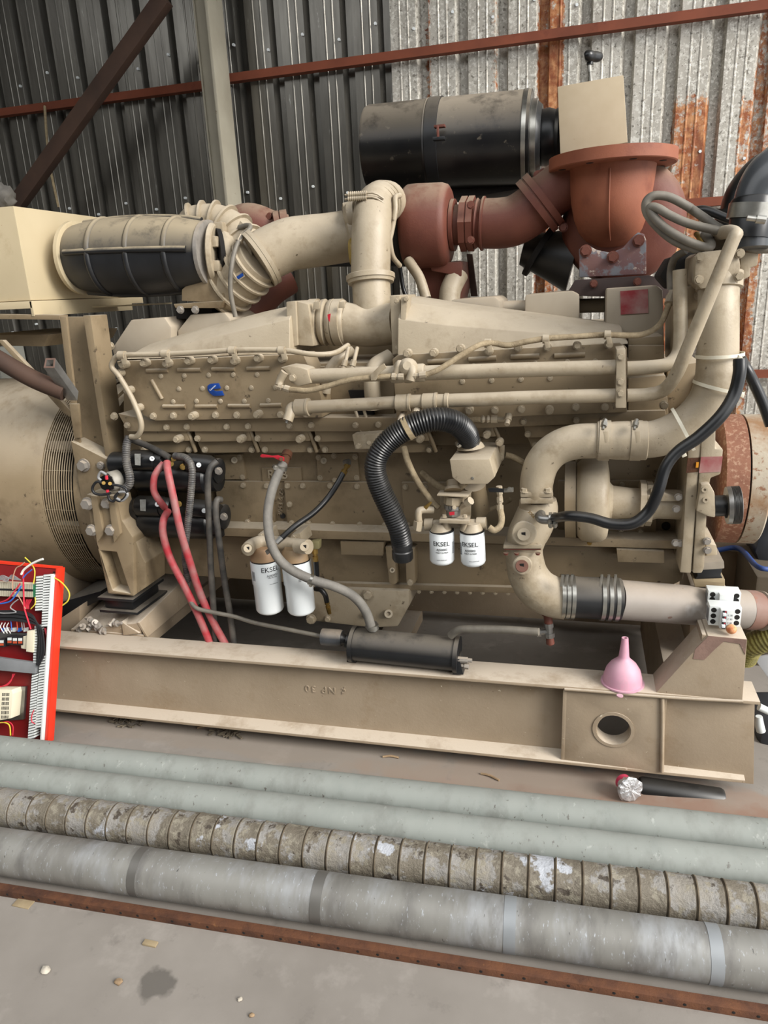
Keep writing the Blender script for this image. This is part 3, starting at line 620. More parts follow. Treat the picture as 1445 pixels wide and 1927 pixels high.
for (x, y) in ((441, 866), (609, 867)): LATHE('core_plug', beige2, blk, (x, y, 2.455), (x, y, 2.448), [(0, 6), (1, 6), (1, 2.5), (.4, 2)], 14)
rb = PRISM('raised_pad', beige, blk, [(492, 881), (566, 880), (568, 905), (494, 906)], 2.462, .02, .002)
TEXT('casting_letters', 'R  B', beige2, rb, flatmap((523, 893, 2.461)), .048, .007)
TEXT('casting_number', '3043 6 29', beige, blk, flatmap((529, 945, 2.468), math.radians(82)), .028, .006)
LATHE('core_plug', dark, blk, (532, 971, 2.47), (532, 971, 2.462), [(0, 5), (1, 5)], 12)
LATHE('core_plug', dark, blk, (1253, 990, 2.47), (1253, 990, 2.462), [(0, 8), (1, 8)], 14)
# cylinder heads: stepped boxes below the side covers
HX = [(250, 348), (364, 466), (477, 576), (590, 690), (702, 800), (850, 925), (985, 1085), (1100, 1212)]
for i, (a, b) in enumerate(HX):
    off = 0 if i < 5 else -8
    h = PRISM('cylinder_head', beige, en, [(a, 806 + off * .6), (b, 805 + off * .8), (b + 8, 830 + off), (a + 6, 832 + off)], 2.36, .3, .004)
    PRISM('lower_step', beige, h, [(a + 7, 831 + off), (b + 8, 830 + off), (b + 16, 851 + off), (a + 16, 853 + off)], 2.385, .3, .004)
    BOLT(h, (b - 8, 824 + off, 2.355), 6, 'boss'); BOLT(h, (a + 8, 825 + off, 2.358), 5); BOLT(h, (b + 8, 846 + off, 2.383), 5); BOLT(h, (a + 22, 846 + off, 2.383), 5)
    TUBE('web_rib', beige, h, [(b + 2, 806 + off, 2.37), (b + 12, 828 + off, 2.37), (b + 20, 850 + off, 2.38)], 4, 8, 4)
# lower rail of the covers
rl = PRISM('cover_rail', beige, en, [(222, 778), (286, 792), (610, 786), (740, 786), (1252, 772), (1256, 792), (740, 812), (240, 812)], 2.345, .25, .003)
for p in ((314, 804), (352, 803), (427, 803), (467, 802), (545, 801), (586, 800), (669, 800), (712, 799), (985, 793), (1084, 791), (1136, 790), (260, 826), (240, 800)): BOLT(rl, (p[0], p[1], 2.343), 5)
BOLT(rl, (216, 783, 2.35), 6); BOLT(rl, (1249, 762, 2.33), 7, 'bolt')
# big bolted side covers
cl = PRISM('side_cover', beige, en, [(219, 680), (570, 666), (585, 700), (604, 745), (606, 786), (292, 792), (270, 782), (236, 720)], YC, .12, .004)
bo = 'boss'
for p in ((236, 690), (275, 687), (317, 688), (358, 683), (401, 681), (443, 683), (487, 678), (532, 679), (227, 706), (245, 738), (262, 771), (365, 786), (486, 783)): BOLT(cl, (p[0] + 3, p[1] - 5, YC), 6, bo)
for p in ((289, 783), (327, 782), (406, 781), (446, 781), (528, 780), (576, 779)): BOLT(cl, (*p, YC), 5.5)
for row in (((303, 708), (347, 707), (393, 706), (439, 705), (484, 705)), ((337, 732), (381, 731), (427, 730), (473, 730), (518, 729)), ((326, 756), (370, 755), (415, 755), (460, 755), (505, 754))):
    for p in row: BOLT(cl, (*p, YC), 4, 'stud', None, 'stud')
def bar_(par, a, b, r=4):
    TUBE('raised_bar', beige, par, [(*a, YC - .002), ((a[0] + b[0]) / 2, (a[1] + b[1]) / 2, YC - .002), (*b, YC - .002)], r, 8, 3)
for a, b in (((285, 715), (305, 751)), ((307, 765), (349, 765)), ((368, 765), (409, 765)), ((430, 764), (471, 764)), ((276, 698), (316, 697)), ((335, 696), (378, 696)), ((399, 695), (442, 695)), ((465, 694), (508, 693)), ((490, 763), (530, 762))): bar_(cl, a, b)
crr = PRISM('side_cover', beige, en, [(738, 676), (748, 668), (1166, 645), (1180, 655), (1180, 776), (746, 792)], YC, .12, .004)
for p in ((767, 668), (816, 667), (866, 659), (919, 664), (974, 657), (1028, 656), (1084, 653), (1143, 651), (882, 774), (1032, 774)): BOLT(crr, (p[0] + 2, p[1] - 4, YC), 6.5, bo)
for p in ((931, 772), (981, 770), (1083, 766), (1138, 766), (800, 776)): BOLT(crr, (*p, YC), 6)
for p in ((891, 689), (949, 686), (1007, 684), (1067, 681), (1120, 680), (870, 718), (925, 716), (980, 714), (1035, 712)): BOLT(crr, (*p, YC), 4.5, 'stud', None, 'stud')
for a, b in (((882, 677), (934, 674)), ((961, 672), (1015, 670)), ((1043, 670), (1101, 667)), ((805, 681), (850, 679))): bar_(crr, a, b, 5)
# emblem
em = thing('emblem', 'blue letter C maker emblem on the left side cover', 'emblem', (404, 734, YC))
def emp(l): return [(360 + x / 18.06, 700 + y / 18.06) for x, y in l]
PRISM('plate', blue, em, emp([(620, 410), (740, 395), (915, 385), (985, 560), (800, 580), (720, 590), (760, 640), (830, 660), (1030, 645), (1100, 800), (850, 815), (740, 810), (620, 720), (545, 600), (545, 480)]), YC - .007, .0068, .001)
TEXT('lettering', 'Cummins', white, em, flatmap((360 + 725 / 18.06, 700 + 540 / 18.06, YC - .0072), math.radians(36)), .0085, .0004, .95)
# intake manifolds on top
def LS(px, pyb, pym, pyt, Yf=2.345, Ym=2.37, Yt=2.47, Yb=2.70):
    b = P(px, pyb, Yf); x = b.x; zt = P(px, pyt, Yt).z; zm = P(px, pym, Ym).z
    return [Vector((x, Yf, b.z)), Vector((x, Ym, zm)), Vector((x, Yt - .03, zt - .012)), Vector((x, Yt + .03, zt)), Vector((x, Yb, zt)), Vector((x, Yb, b.z))]
im = LOFT('intake_manifold', beige2, en, [LS(748, 668, 600, 560), LS(840, 664, 612, 574), LS(1000, 656, 625, 594), LS(1130, 650, 632, 610), LS(1172, 648, 638, 616), LS(1182, 647, 642, 630)], .012)
im2 = LOFT('intake_manifold', beige2, en, [LS(226, 676, 672, 668), LS(240, 676, 668, 650), LS(330, 673, 650, 624), LS(470, 668, 618, 588), LS(545, 666, 600, 572)], .012)
pf = PRISM('flange', beige2, im, [(733, 556), (752, 556), (757, 664), (738, 668)], 2.39, .25, .004); PRISM('flange', beige2, im, [(754, 560), (768, 556), (766, 570), (758, 664), (752, 664)], 2.37, .06, .003)
for p in ((764, 563), (757, 652), (746, 566), (748, 654)): BOLT(pf, (*p, 2.368), 4)
pf2 = PRISM('flange', beige2, im2, [(538, 568), (556, 566), (560, 650), (541, 655)], 2.39, .25, .004); PRISM('flange', beige2, im2, [(557, 566), (580, 572), (590, 652), (561, 650)], 2.40, .22, .006)
PRISM('gusset', beige2, im, [(798, 610), (800, 655), (770, 662)], 2.38, .03, .003); PRISM('gusset', beige2, im2, [(494, 622), (504, 655), (488, 656)], 2.37, .03, .003)
# rocker covers
def rockbox(poly, Y, dep=.22, nm='rocker_cover'):
    return PRISM(nm, rocker, en, poly, Y, dep, .008)
rockbox([(210, 656), (246, 602), (309, 597), (322, 616), (322, 660), (215, 672)], 2.58, .3)
rockbox([(334, 650), (334, 622), (358, 592), (422, 588), (433, 600), (433, 650)], 2.62, .3)
rockbox([(846, 620), (849, 564), (930, 558), (941, 566), (941, 620)], 2.72, .3)
rockbox([(986, 640), (988, 555), (1076, 547), (1090, 554), (1090, 640)], 2.70, .3)
rk = rockbox([(1140, 660), (1141, 543), (1236, 537), (1247, 545), (1250, 660)], 2.62, .3)
PRISM('red_label', redlabel, rk, [(1167, 548), (1219, 544), (1220, 589), (1168, 592)], 2.617, .003, 0)
TUBE('crossover_pipe', rocker, en, [(325, 612, 2.75), (350, 606, 2.75), (380, 604, 2.75)], 12); TUBE('crossover_pipe', rocker, en, [(930, 580, 2.85), (1000, 578, 2.85), (1150, 574, 2.85)], 13, 12, 4)
BOLT(en, (209, 651, 2.575), 6)
# far bank behind
PRISM('far_bank', beige, en, [(245, 640), (1240, 610), (1240, 700), (245, 720)], 2.75, .5, .01)
# front end stack right of the cover
PRISM('front_head', beige, en, [(1182, 650), (1250, 650), (1250, 690), (1182, 694)], 2.44, .3, .003); PRISM('front_head', beige, en, [(1182, 636), (1248, 632), (1249, 650), (1182, 652)], 2.46, .3, .004)
PRISM('front_head', beige, en, [(1182, 712), (1252, 706), (1256, 745), (1182, 750)], 2.40, .3, .003); PRISM('front_head', beige, en, [(1182, 748), (1256, 744), (1258, 786), (1182, 790)], 2.36, .4, .003)
# centre gap between the covers
PRISM('centre_case', beige, en, [(600, 690), (742, 690), (742, 800), (606, 800)], 2.42, .2, .004)
TUBE('branch_pipe', beige2, en, [(612, 740, 2.36), (618, 700, 2.37), (640, 672, 2.40), (660, 660, 2.45)], 10, 10); TUBE('branch_pipe', beige2, en, [(704, 770, 2.37), (700, 720, 2.37), (706, 690, 2.40), (735, 672, 2.44)], 16, 12)
PRISM('dark_slot', dark, en, [(655, 735), (690, 735), (712, 812), (678, 812)], 2.40, .04, 0)
for q in ((668, 770, 680, 812), (684, 768, 696, 812)): TUBE('oil_line', beige2, en, [(q[0], q[1], 2.36), ((q[0] + q[2]) / 2, 790, 2.355), (q[2], q[3], 2.35)], 3.2, 8)
jb = PRISM('junction_block', beige2, en, [(662, 818), (716, 814), (724, 838), (718, 844), (668, 846)], 2.30, .1, .004)
for p in ((675, 839), (718, 836)): BOLT(jb, (*p, 2.298), 5)
LATHE('port', beige2, jb, (694, 833, 2.30), (694, 833, 2.294), [(0, 4), (1, 4), (1, 2)], 10)
for px in (648, 664):
    TUBE('injector_line', beige2, en, [(px, 690, 2.30), (px + 4, 672, 2.32), (px + 8, 655, 2.36)], 4, 8); LATHE('nut', beige2, en, (px - 4, 700, 2.295), (px + 2, 678, 2.31), [(0, 4.5), (.5, 4.5), (.5, 6), (1, 6)], 8)
# ---------------- water rails
wr = thing('water_rail', 'upper beige coolant tube along the side covers, bent upward at the front', 'pipe', (900, 700, 2.2), 'coolant rails')
YR = 2.215
TUBE('rail_tube', beige2, wr, [(560, 709, YR), (650, 706, YR), (745, 702, YR)], 14, 16, 4); TUBE('rail_tube', beige2, wr, [(800, 702, YR), (950, 697, YR), (1158, 691, YR)], 14, 16, 4)
TUBE('rail_tube', beige2, wr, [(1180, 693, YR), (1220, 691, YR), (1255, 686, YR + .005), (1275, 668, YR + .02), (1280, 640, YR + .03), (1280, 580, YR + .04), (1279, 508, YR + .05)], 13, 16, 8)
ft = PRISM('end_fitting', beige2, wr, [(526, 692), (542, 688), (560, 690), (578, 695), (586, 722), (560, 728), (545, 720), (538, 700)], YR - .03, .08, .012)
TUBE('elbow', beige2, ft, [(536, 700, YR - .03), (528, 715, YR - .03), (525, 725, YR - .035)], 8, 10); BOLT(ft, (551, 711, YR - .032), 6)
un = LATHE('union', beige2, wr, (736, 705, YR), (800, 701, YR), [(0, 15), (.1, 17), (.3, 17), (.3, 16), (.7, 16), (.7, 17), (.95, 17), (1, 15)], 20)
LATHE('union_dome', beige2, un, (768, 700, YR + .02), (766, 688, YR - .05), [(0, 22), (.6, 20), (.9, 14), (1, 8)], 18)
TUBE('elbow', beige2, un, [(748, 690, YR - .01), (752, 686, YR - .03), (744, 708, YR - .035)], 8, 10); TUBE('elbow', beige2, un, [(772, 690, YR - .03), (776, 700, YR - .045), (772, 716, YR - .05)], 9, 10)
lr = thing('water_rail', 'lower beige coolant tube along the side covers, rising slanted at the front', 'pipe', (900, 755, 2.2), 'coolant rails')
TUBE('rail_tube', beige2, lr, [(580, 766, YR), (660, 762, YR), (746, 757, YR)], 12, 16, 4); TUBE('rail_tube', beige2, lr, [(770, 756, YR), (900, 752, YR), (1000, 748, YR), (1158, 744, YR)], 13, 16, 4)
TUBE('rail_tube', beige2, lr, [(1180, 744, YR), (1220, 742, YR), (1250, 733, YR - .01), (1272, 705, YR - .04), (1290, 665, YR - .07), (1330, 570, YR - .1), (1378, 455, YR - .1), (1384, 441, YR - .08), (1372, 436, YR - .02), (1350, 440, YR + .08)], 12.5, 16, 8)
for a, b in ((556, 582), (745, 773), (795, 823)): LATHE('collar', beige2, lr, (a, 767 - (a - 556) * .045, YR), (b, 766 - (a - 556) * .045, YR), [(0, 14), (.05, 16), (.85, 16), (.85, 17), (1, 17)], 20)
LATHE('weld_ring', beige2, lr, (835, 754, YR), (846, 754, YR), [(0, 12), (.2, 14.5), (.8, 14.5), (1, 12)], 18)
TUBE('end_elbow', beige2, lr, [(560, 764, YR), (548, 768, YR - .01), (545, 780, YR - .02), (541, 792, YR - .03)], 10, 12)
LATHE('drain_cock', clampm, lr, (542, 786, YR - .03), (539, 796, YR - .035), [(0, 5), (.5, 5), (.5, 3), (1, 3)], 8)
LATHE('stand_off', beige2, lr, (760, 775, YR + .02), (749, 803, YR - .05), [(0, 6), (.9, 6), (.9, 5), (1, 5)], 12); LATHE('drain_cock', beige2, lr, (786, 768, YR), (780, 788, YR - .03), [(0, 8), (.5, 8), (.5, 5), (1, 4)], 10)
br = thing('rail_bracket', 'narrow beige bracket plate clamping both coolant tubes', 'bracket', (1168, 770, YR))
PRISM('plate', beige2, br, [(1160, 658), (1177, 656), (1178, 768), (1158, 768)], YR - .03, .12, .003)
for y in (671, 718, 740): BOLT(br, (1168, y, YR - .031), 6)
# ---------------- breather / sense lines
def clip(par, x, y, Y):
    LATHE('pipe_clip', beige2, par, (x - 6, y, Y), (x + 6, y, Y), [(0, 6), (0, 8.5), (1, 8.5), (1, 6)], 14); PRISM('clip_leg', beige2, par, [(x - 5, y - 2), (x + 6, y - 2), (x + 9, y + 16), (x, y + 18)], Y - .012, .004, .001)
sl = thing('sense_line', 'thin beige line clipped along the top of the left side cover', 'tube', (400, 664, 2.27))
TUBE('line', beige2, sl, [(246, 822, 2.29), (258, 821, 2.28), (266, 805, 2.27), (262, 782, 2.27), (246, 745, 2.28), (224, 708, 2.28), (211, 692, 2.28), (213, 680, 2.28), (228, 669, 2.275), (300, 667, 2.275), (380, 663, 2.275), (440, 659, 2.275), (530, 659, 2.275), (590, 667, 2.28), (630, 664, 2.32), (655, 650, 2.40)], 5.2, 10, 6)
for x, y in ((230, 669), (312, 666), (438, 660), (531, 660)): clip(sl, x, y, 2.275)
bl = thing('braided_line', 'braided hose looping from the left fitting to the union in the middle', 'hose', (620, 725, 2.15)); bl['group'] = 'braided hoses on the engine side'
TUBE('hose', braid, bl, [(546, 733, 2.165), (580, 735, 2.16), (615, 727, 2.16), (650, 717, 2.16), (690, 711, 2.16), (736, 708, 2.165)], 5.5, 10, 6)
for a, b in (((524, 727), (545, 733)), ((738, 709), (760, 709))): LATHE('hose_end', beige2, bl, (*a, 2.165), (*b, 2.165), [(0, 7), (.3, 7), (.3, 4.5), (.55, 4.5), (.55, 6.5), (1, 6.5)], 8)
PRISM('p_clip', beige2, bl, [(697, 705), (712, 690), (722, 684), (727, 692), (712, 704), (707, 716), (698, 716)], 2.148, .006, .001)
bl2 = thing('braided_line', 'braided hose rising from the union along the right side cover', 'hose', (1000, 640, 2.2)); bl2['group'] = 'braided hoses on the engine side'
TUBE('hose', braid, bl2, [(800, 706, 2.165), (828, 694, 2.17), (868, 668, 2.2), (905, 648, 2.24), (930, 646, 2.26), (955, 650, 2.26), (990, 643, 2.26), (1030, 637, 2.26), (1090, 633, 2.27), (1140, 630, 2.28), (1205, 630, 2.30), (1240, 612, 2.34), (1256, 580, 2.38), (1264, 553, 2.42)], 5.5, 10, 6)
for x, y in ((918, 646), (1027, 638), (1143, 630)): clip(bl2, x, y, 2.262)
LATHE('hose_end', beige2, bl2, (772, 708, 2.165), (802, 705, 2.165), [(0, 7), (.35, 7), (.35, 4.5), (.6, 4.5), (.6, 7), (1, 6.5)], 8); LATHE('hose_end', beige2, bl2, (1258, 572, 2.385), (1266, 545, 2.43), [(0, 8), (.5, 8), (.5, 7), (1, 6)], 10)
# ------------------------------------------------------------------ charge air elbow in the middle
ce = thing('charge_air_elbow', 'tall beige charge air pipe with flange and tee in the engine middle', 'pipe', (700, 640, 2.5))
YE = 2.52
TUBE('riser', beige2, ce, [(728, 380, 2.86), (716, 380, 2.76), (704, 392, 2.66), (699, 430, 2.60), (698, 480, 2.575), (697, 520, 2.56)], 37, 24, 8)
LATHE('flange', beige2, ce, (697, 517, 2.56), (698, 533, 2.555), [(0, 45), (.05, 46), (.6, 46), (.62, 44), (1, 43)], 36)
TUBE('riser', beige2, ce, [(698, 530, 2.555), (700, 565, 2.545), (702, 600, 2.535), (702, 622, 2.53)], 36, 24, 6)
TUBE('tee', beige2, ce, [(748, 608, 2.50), (715, 612, 2.51), (690, 614, 2.51), (668, 611, 2.505), (648, 608, 2.50)], 38, 24, 6)
for i, r in enumerate((40, 42)): pass
ho = LATHE('bellows_hose', beige2, ce, (584, 607, 2.49), (652, 607, 2.50), [(0, 38), (.05, 41), (.24, 41), (.28, 36), (.34, 42), (.44, 43), (.5, 36), (.56, 42), (.66, 43), (.72, 36), (.76, 41), (.96, 41), (1, 38)], 36, 50)
for px in (594, 640): BAND('hose_clamp', beige2, ho, (px, 607, 2.495), Vector((1, 0, 0)), 41, 15, 2)
PRISM('clamp_buckle', beige2, ho, [(590, 568), (602, 566), (600, 582), (588, 582)], 2.41, .01, .002); PRISM('clamp_buckle', beige2, ho, [(638, 568), (648, 567), (648, 580), (636, 580)], 2.41, .01, .002)
PRISM('red_mark', redhandle, ho, [(616, 592), (622, 590), (620, 606), (617, 600)], 2.402, .002, 0)
# spring clamps on top
q0, q1 = P(722, 379, 2.81), P(703, 394, 2.65)
for f in (.25, .5, .75): BAND('spring_band', beige2, ce, q0.lerp(q1, f), q1 - q0, 37.5, 7, 2.5)
for j, y in enumerate((366, 374)):
    TUBE('coil_spring', beige2, ce, [(656, y, 2.58), (672, y - 1, 2.58), (690, y - 2, 2.58)], 4.5, 10, 4, corr=(.007, .22)); TUBE('spring_rod', beige2, ce, [(649, y + 1, 2.58), (700, y - 3, 2.58), (722, y + 8, 2.6)], 2, 6, 3)
TUBE('oil_line', beige2, ce, [(752, 368, 2.72), (744, 372, 2.66), (744, 395, 2.64), (738, 430, 2.63), (730, 465, 2.62)], 5, 10); TUBE('oil_line', beige2, ce, [(735, 395, 2.66), (733, 440, 2.66), (738, 480, 2.68), (752, 500, 2.74)], 5, 10)
# compressor outlet pipe going left
cp = thing('charge_air_pipe', 'beige bent pipe joining the ribbed compressor housing to the riser', 'pipe', (570, 470, 2.75))
TUBE('pipe', beige2, cp, [(494, 484, 2.70, 47), (512, 474, 2.715, 47), (545, 460, 2.74, 47), (580, 455, 2.76, 47), (620, 450, 2.78, 46), (665, 443, 2.80, 46)], None, 28, 6)
LATHE('flange', beige2, cp, (484, 490, 2.69), (497, 481, 2.705), [(0, 52), (0, 56), (.45, 56), (.45, 54), (.5, 54), (.5, 56), (1, 56), (1, 48)], 24)
for a in (.3, 1.3, 2.4, 4.2, 5.2): pass
LATHE('collar', beige2, cp, (655, 446, 2.79), (672, 442, 2.80), [(0, 50), (.2, 60), (1, 60)], 28)
LATHE('gasket', goldm, cp, (658, 475, 2.66), (672, 474, 2.665), [(0, 22), (.3, 26), (.7, 26), (1, 22)], 18)
LATHE('port_cap', beige2, cp, (652, 410, 2.72), (672, 405, 2.72), [(0, 20), (.4, 26), (1, 26)], 18)
# ------------------------------------------------------------------ turbocharger with ribbed compressor housing
tu = thing('turbocharger', 'turbocharger with ribbed beige compressor scroll behind the black duct', 'turbocharger', (430, 560, 2.8))
def scroll(pts, step, name):
    TUBE(name, beige2, tu, pts, None, 22, 8)
    w = [pt(p) for p in pts]; rad = [p[3] * mp(q) for p, q in zip(pts, w)]; path = cr(w, 10); rr = [x.x for x in cr([Vector((x, 0, 0)) for x in rad], 10)]
    for i in range(step // 2, len(path) - 1, step):
        ax = (path[min(i + 1, len(path) - 1)] - path[i - 1]).normalized(); k = mp(path[i]); h = ax * (2.5 * k); r = rr[i] / k
        LATHE('fin', beige2, tu, path[i] - h, path[i] + h, [(0, r - 2), (.1, r + 7), (.9, r + 7), (1, r - 2)], 24)
scroll([(345, 432, 2.76, 14), (358, 415, 2.77, 22), (382, 412, 2.78, 26), (408, 416, 2.79, 30), (432, 430, 2.79, 34), (452, 452, 2.78, 38), (468, 478, 2.76, 38)], 8, 'scroll')
scroll([(412, 562, 2.72, 36), (436, 540, 2.71, 44), (462, 514, 2.70, 46), (486, 490, 2.69, 44)], 6, 'outlet_scroll')
LATHE('compressor_face', beige2, tu, (414, 482, 2.70), (456, 480, 2.76), [(0, 44), (.2, 46), (.5, 40), (.8, 52), (1, 60)], 28); LATHE('inlet_gap', dark, tu, (408, 480, 2.69), (416, 480, 2.70), [(0, 48), (1, 48)], 28)
for a in range(7):
    an = a * .9; c = P(412, 480, 2.715) + Vector((.03, math.cos(an) * .10, math.sin(an) * .10)); BOX('boss', beige2, tu, c.x - .02, c.x + .02, c.y - .02, c.y + .02, c.z - .02, c.z + .02, .008)
TUBE('pressure_line', greyhose2, tu, [(450, 428, 2.70), (466, 424, 2.68), (470, 430, 2.66), (448, 456, 2.62), (436, 500, 2.58), (434, 550, 2.57), (443, 596, 2.58)], 4.5, 10)
LATHE('hose_nut', beige2, tu, (449, 455, 2.625), (455, 444, 2.64), [(0, 7), (1, 7)], 6)
PRISM('name_tag', blue, tu, [(444, 521), (456, 513), (458, 519), (446, 527)], 2.595, .004, .001); PRISM('tag_plate', beige2, tu, [(436, 520), (458, 506), (461, 520), (440, 534)], 2.598, .006, .001)
PRISM('bracket', beige, tu, [(342, 545), (400, 494), (408, 490), (418, 500), (422, 560), (418, 570), (342, 566)], 2.62, .008, .002)
PRISM('bracket_base', beige, tu, [(326, 572), (420, 566), (412, 580), (330, 580)], 2.60, .15, .003)
for x in (340, 368): BOLT(tu, (x, 583, 2.60), 6, 'bolt', boltm)
PRISM('mount_block', dark, tu, [(330, 580), (398, 580), (400, 600), (332, 600)], 2.66, .1, .002)
TUBE('turbine_housing', rusty, tu, [(430, 436, 3.0, 36), (470, 425, 3.0, 40), (510, 436, 3.02, 38), (540, 440, 3.05, 34)], None, 22, 6)
LATHE('turbine_flange', rusty, tu, (520, 436, 2.98), (545, 432, 3.0), [(0, 28), (0, 36), (.4, 36), (.42, 33), (.48, 33), (.5, 36), (1, 36)], 18)
for p in ((508, 408), (552, 418)): BOLT(tu, (*p, 2.96), 6, 'bolt', rusty)
TUBE('turbine_outlet', rusty, tu, [(455, 590, 2.9), (480, 570, 2.95), (510, 540, 3.0), (540, 520, 3.05)], 34, 18)
tag(PRISM('wooden_board', wood, None, [P(548, 414, 3.5), P(578, 407, 3.5), P(598, 414, 3.5), P(570, 424, 3.3)], 0, .02, .001, None, Vector((0, 0, -.015))), 'pale board lying behind the red turbine flange', 'board')
# ------------------------------------------------------------------ ribbed rubber duct
du = thing('intake_duct', 'bulging ribbed black rubber intake duct fixed to the beige box', 'duct', (270, 560, 2.75))
a, b = (148, 486, 2.68), (400, 478, 2.68)
bt = LATHE('boot', bootm, du, a, b, [(0, 57), (.03, 60), (.1, 64), (.3, 69), (.55, 69.5), (.8, 64.5), (.93, 58), (1, 54)], 40, 60)
pa, pb_ = pt(a), pt(b); ax = pb_ - pa
for s, r in ((.24, 67), (.52, 68.5), (.78, 65)):
    c = pa + ax * s; h = ax * .02; LATHE('hoop_rib', bootm, du, c - h, c + h, [(0, r - 2), (.1, r + 2.5), (.5, r + 4.5), (.9, r + 2.5), (1, r - 2)], 40, 60)
_, u_, v_ = frame(ax); kk = mp((pa + pb_) / 2)
for j in range(4):
    an = 2 * math.pi * j / 4 - .12; d = u_ * math.cos(an) + v_ * math.sin(an)
    TUBE('long_rib', bootm, du, [pa + ax * s + d * (r * kk) for s, r in ((.06, 63), (.3, 68), (.55, 68.5), (.8, 64.5), (.93, 59))], None, 10, 4, rm=.012)
for s, r in ((0.0, 63), (.985, 58)):
    c = pa + ax * s; h = ax * .016; LATHE('clamp_band', boxp if s < .5 else boltm, du, c - h, c + h, [(0, r - 3), (.1, r + 2), (.9, r + 2), (1, r - 3)], 40)
for p in ((178, 424), (352, 420)): LATHE('clamp_screw', clampm, du, (p[0] - 14, p[1], 2.67), (p[0] + 14, p[1] - 2, 2.67), [(0, 3), (.2, 3), (.2, 5), (.5, 5), (.5, 3), (.8, 3), (.8, 5), (1, 5)], 8)
LATHE('inlet_ring', beige2, du, (400, 478, 2.68), (411, 478, 2.685), [(0, 52), (.2, 55), (.8, 53), (1, 50)], 32)
# ------------------------------------------------------------------ red exhaust side
ex = thing('front_turbocharger', 'red oxide turbocharger drum with flanged exhaust pipe under the air filter', 'turbocharger', (810, 520, 3.0))
YX = 3.0
LATHE('drum', rusty, ex, (762, 428, YX), (850, 424, YX), [(0, 62), (.03, 70), (.1, 74), (.3, 75), (.82, 74), (.92, 71), (.97, 64), (.985, 48)], 40, 40)
LATHE('hub', rusty, ex, (850, 424, YX), (872, 423, YX), [(0, 46), (.3, 46), (.35, 36), (1, 36)], 32)
LATHE('clamp_band', dark, ex, (752, 428, YX), (766, 428, YX), [(0, 60), (0, 66), (1, 66), (1, 60)], 32)
fl = LATHE('flange', rusty, ex, (868, 422, YX), (893, 421, YX), [(0, 40), (0, 49), (.45, 49), (.47, 46), (.53, 46), (.55, 49), (1, 49), (1, 40)], 8)
for y in (386, 452): BOLT(fl, (886, y, YX - .11), 6, 'bolt', rusty)
LATHE('bellows', rusty, ex, (893, 421, YX), (914, 421, YX), [(0, 42), (.2, 45), (.4, 41), (.6, 45), (.8, 40), (1, 43)], 28)
TUBE('exhaust_pipe', rusty, ex, [(908, 421, YX, 44), (945, 420, YX, 45), (975, 412, YX, 45), (1010, 388, YX, 45), (1042, 360, YX, 45), (1090, 330, YX, 45)], None, 28, 6)
LATHE('pipe_rim', rusty, ex, (906, 421, YX), (912, 421, YX), [(0, 44), (.2, 48), (.8, 48), (1, 44)], 28)
fl = LATHE('flange', rusty, ex, (1006, 392, YX), (1028, 372, YX), [(0, 44), (0, 58), (.42, 58), (.44, 55), (.54, 55), (.56, 58), (1, 58), (1, 44)], 28)
for p in ((1012, 330), (1022, 326), (1060, 428)): BOLT(fl, (*p, YX - .02), 7, 'bolt', rusty)
PRISM('foot', rusty, ex, [(790, 498), (868, 490), (872, 540), (862, 575), (790, 575)], YX + .02, .2, .006); PRISM('foot_flange', rusty, ex, [(808, 496), (868, 492), (868, 520), (812, 510)], YX - .03, .1, .004)
TUBE('drain_pipe', beige2, ex, [(768, 490, 2.9), (778, 505, 2.88), (790, 525, 2.86), (802, 562, 2.84)], 10, 12); TUBE('drain_pipe', rubber2, ex, [(752, 500, 2.95), (758, 540, 2.95), (765, 560, 2.95)], 4, 8)
PRISM('strut', bracem, ex, [(878, 478), (888, 478), (898, 558), (886, 558)], 3.2, .02, .001)
TUBE('inner_pipe', beige2, ex, [(845, 575, 2.95), (848, 545, 2.98), (862, 515, 3.02)], 20, 14)
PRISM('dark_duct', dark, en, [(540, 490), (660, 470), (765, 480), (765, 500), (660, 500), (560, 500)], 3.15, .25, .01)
LATHE('core', dark, ex, (735, 432, YX), (764, 430, YX), [(0, 56), (1, 56)], 28)
# exhaust outlet elbow with open flange
eo = thing('exhaust_outlet', 'large rust red exhaust outlet elbow with round bolt flange facing up', 'exhaust', (1150, 530, 2.95))
YO = 2.95
c1 = P(1152, 292, YO); c0 = c1 - Vector((0, 0, .042)); kq = mp(c1)
LATHE('bolt_flange', orangerust, eo, c0, c1, [(0, 70), (0, 114), (.08, 116), (1, 116), (1, 78), (.3, 76), (.3, 74)], 56)
for i in range(8):
    an = 2 * math.pi * i / 8 + .35; q = c0 + Vector((math.cos(an), math.sin(an), 0)) * (96 * kq) ; LATHE('bolt_hole', dark, eo, q - Vector((0, 0, .0008)), q + Vector((0, 0, .002)), [(0, 7), (1, 7)], 12)
LOFTS = []
for (px, py, Y, rx_, ry_) in ((1152, 308, YO, 80, 80), (1150, 345, YO, 77, 78), (1149, 380, YO, 72, 76), (1148, 410, YO + .01, 66, 74), (1148, 435, YO + .03, 57, 66), (1149, 452, YO + .05, 45, 52), (1150, 464, YO + .07, 28, 32), (1150, 469, YO + .08, 10, 10)):
    c = P(px, py, Y); k = mp(c); LOFTS.append([c + Vector((math.cos(2 * math.pi * i / 36) * rx_ * k, math.sin(2 * math.pi * i / 36) * ry_ * k, 0)) for i in range(36)])
LOFT('elbow', orangerust, eo, LOFTS, 0)
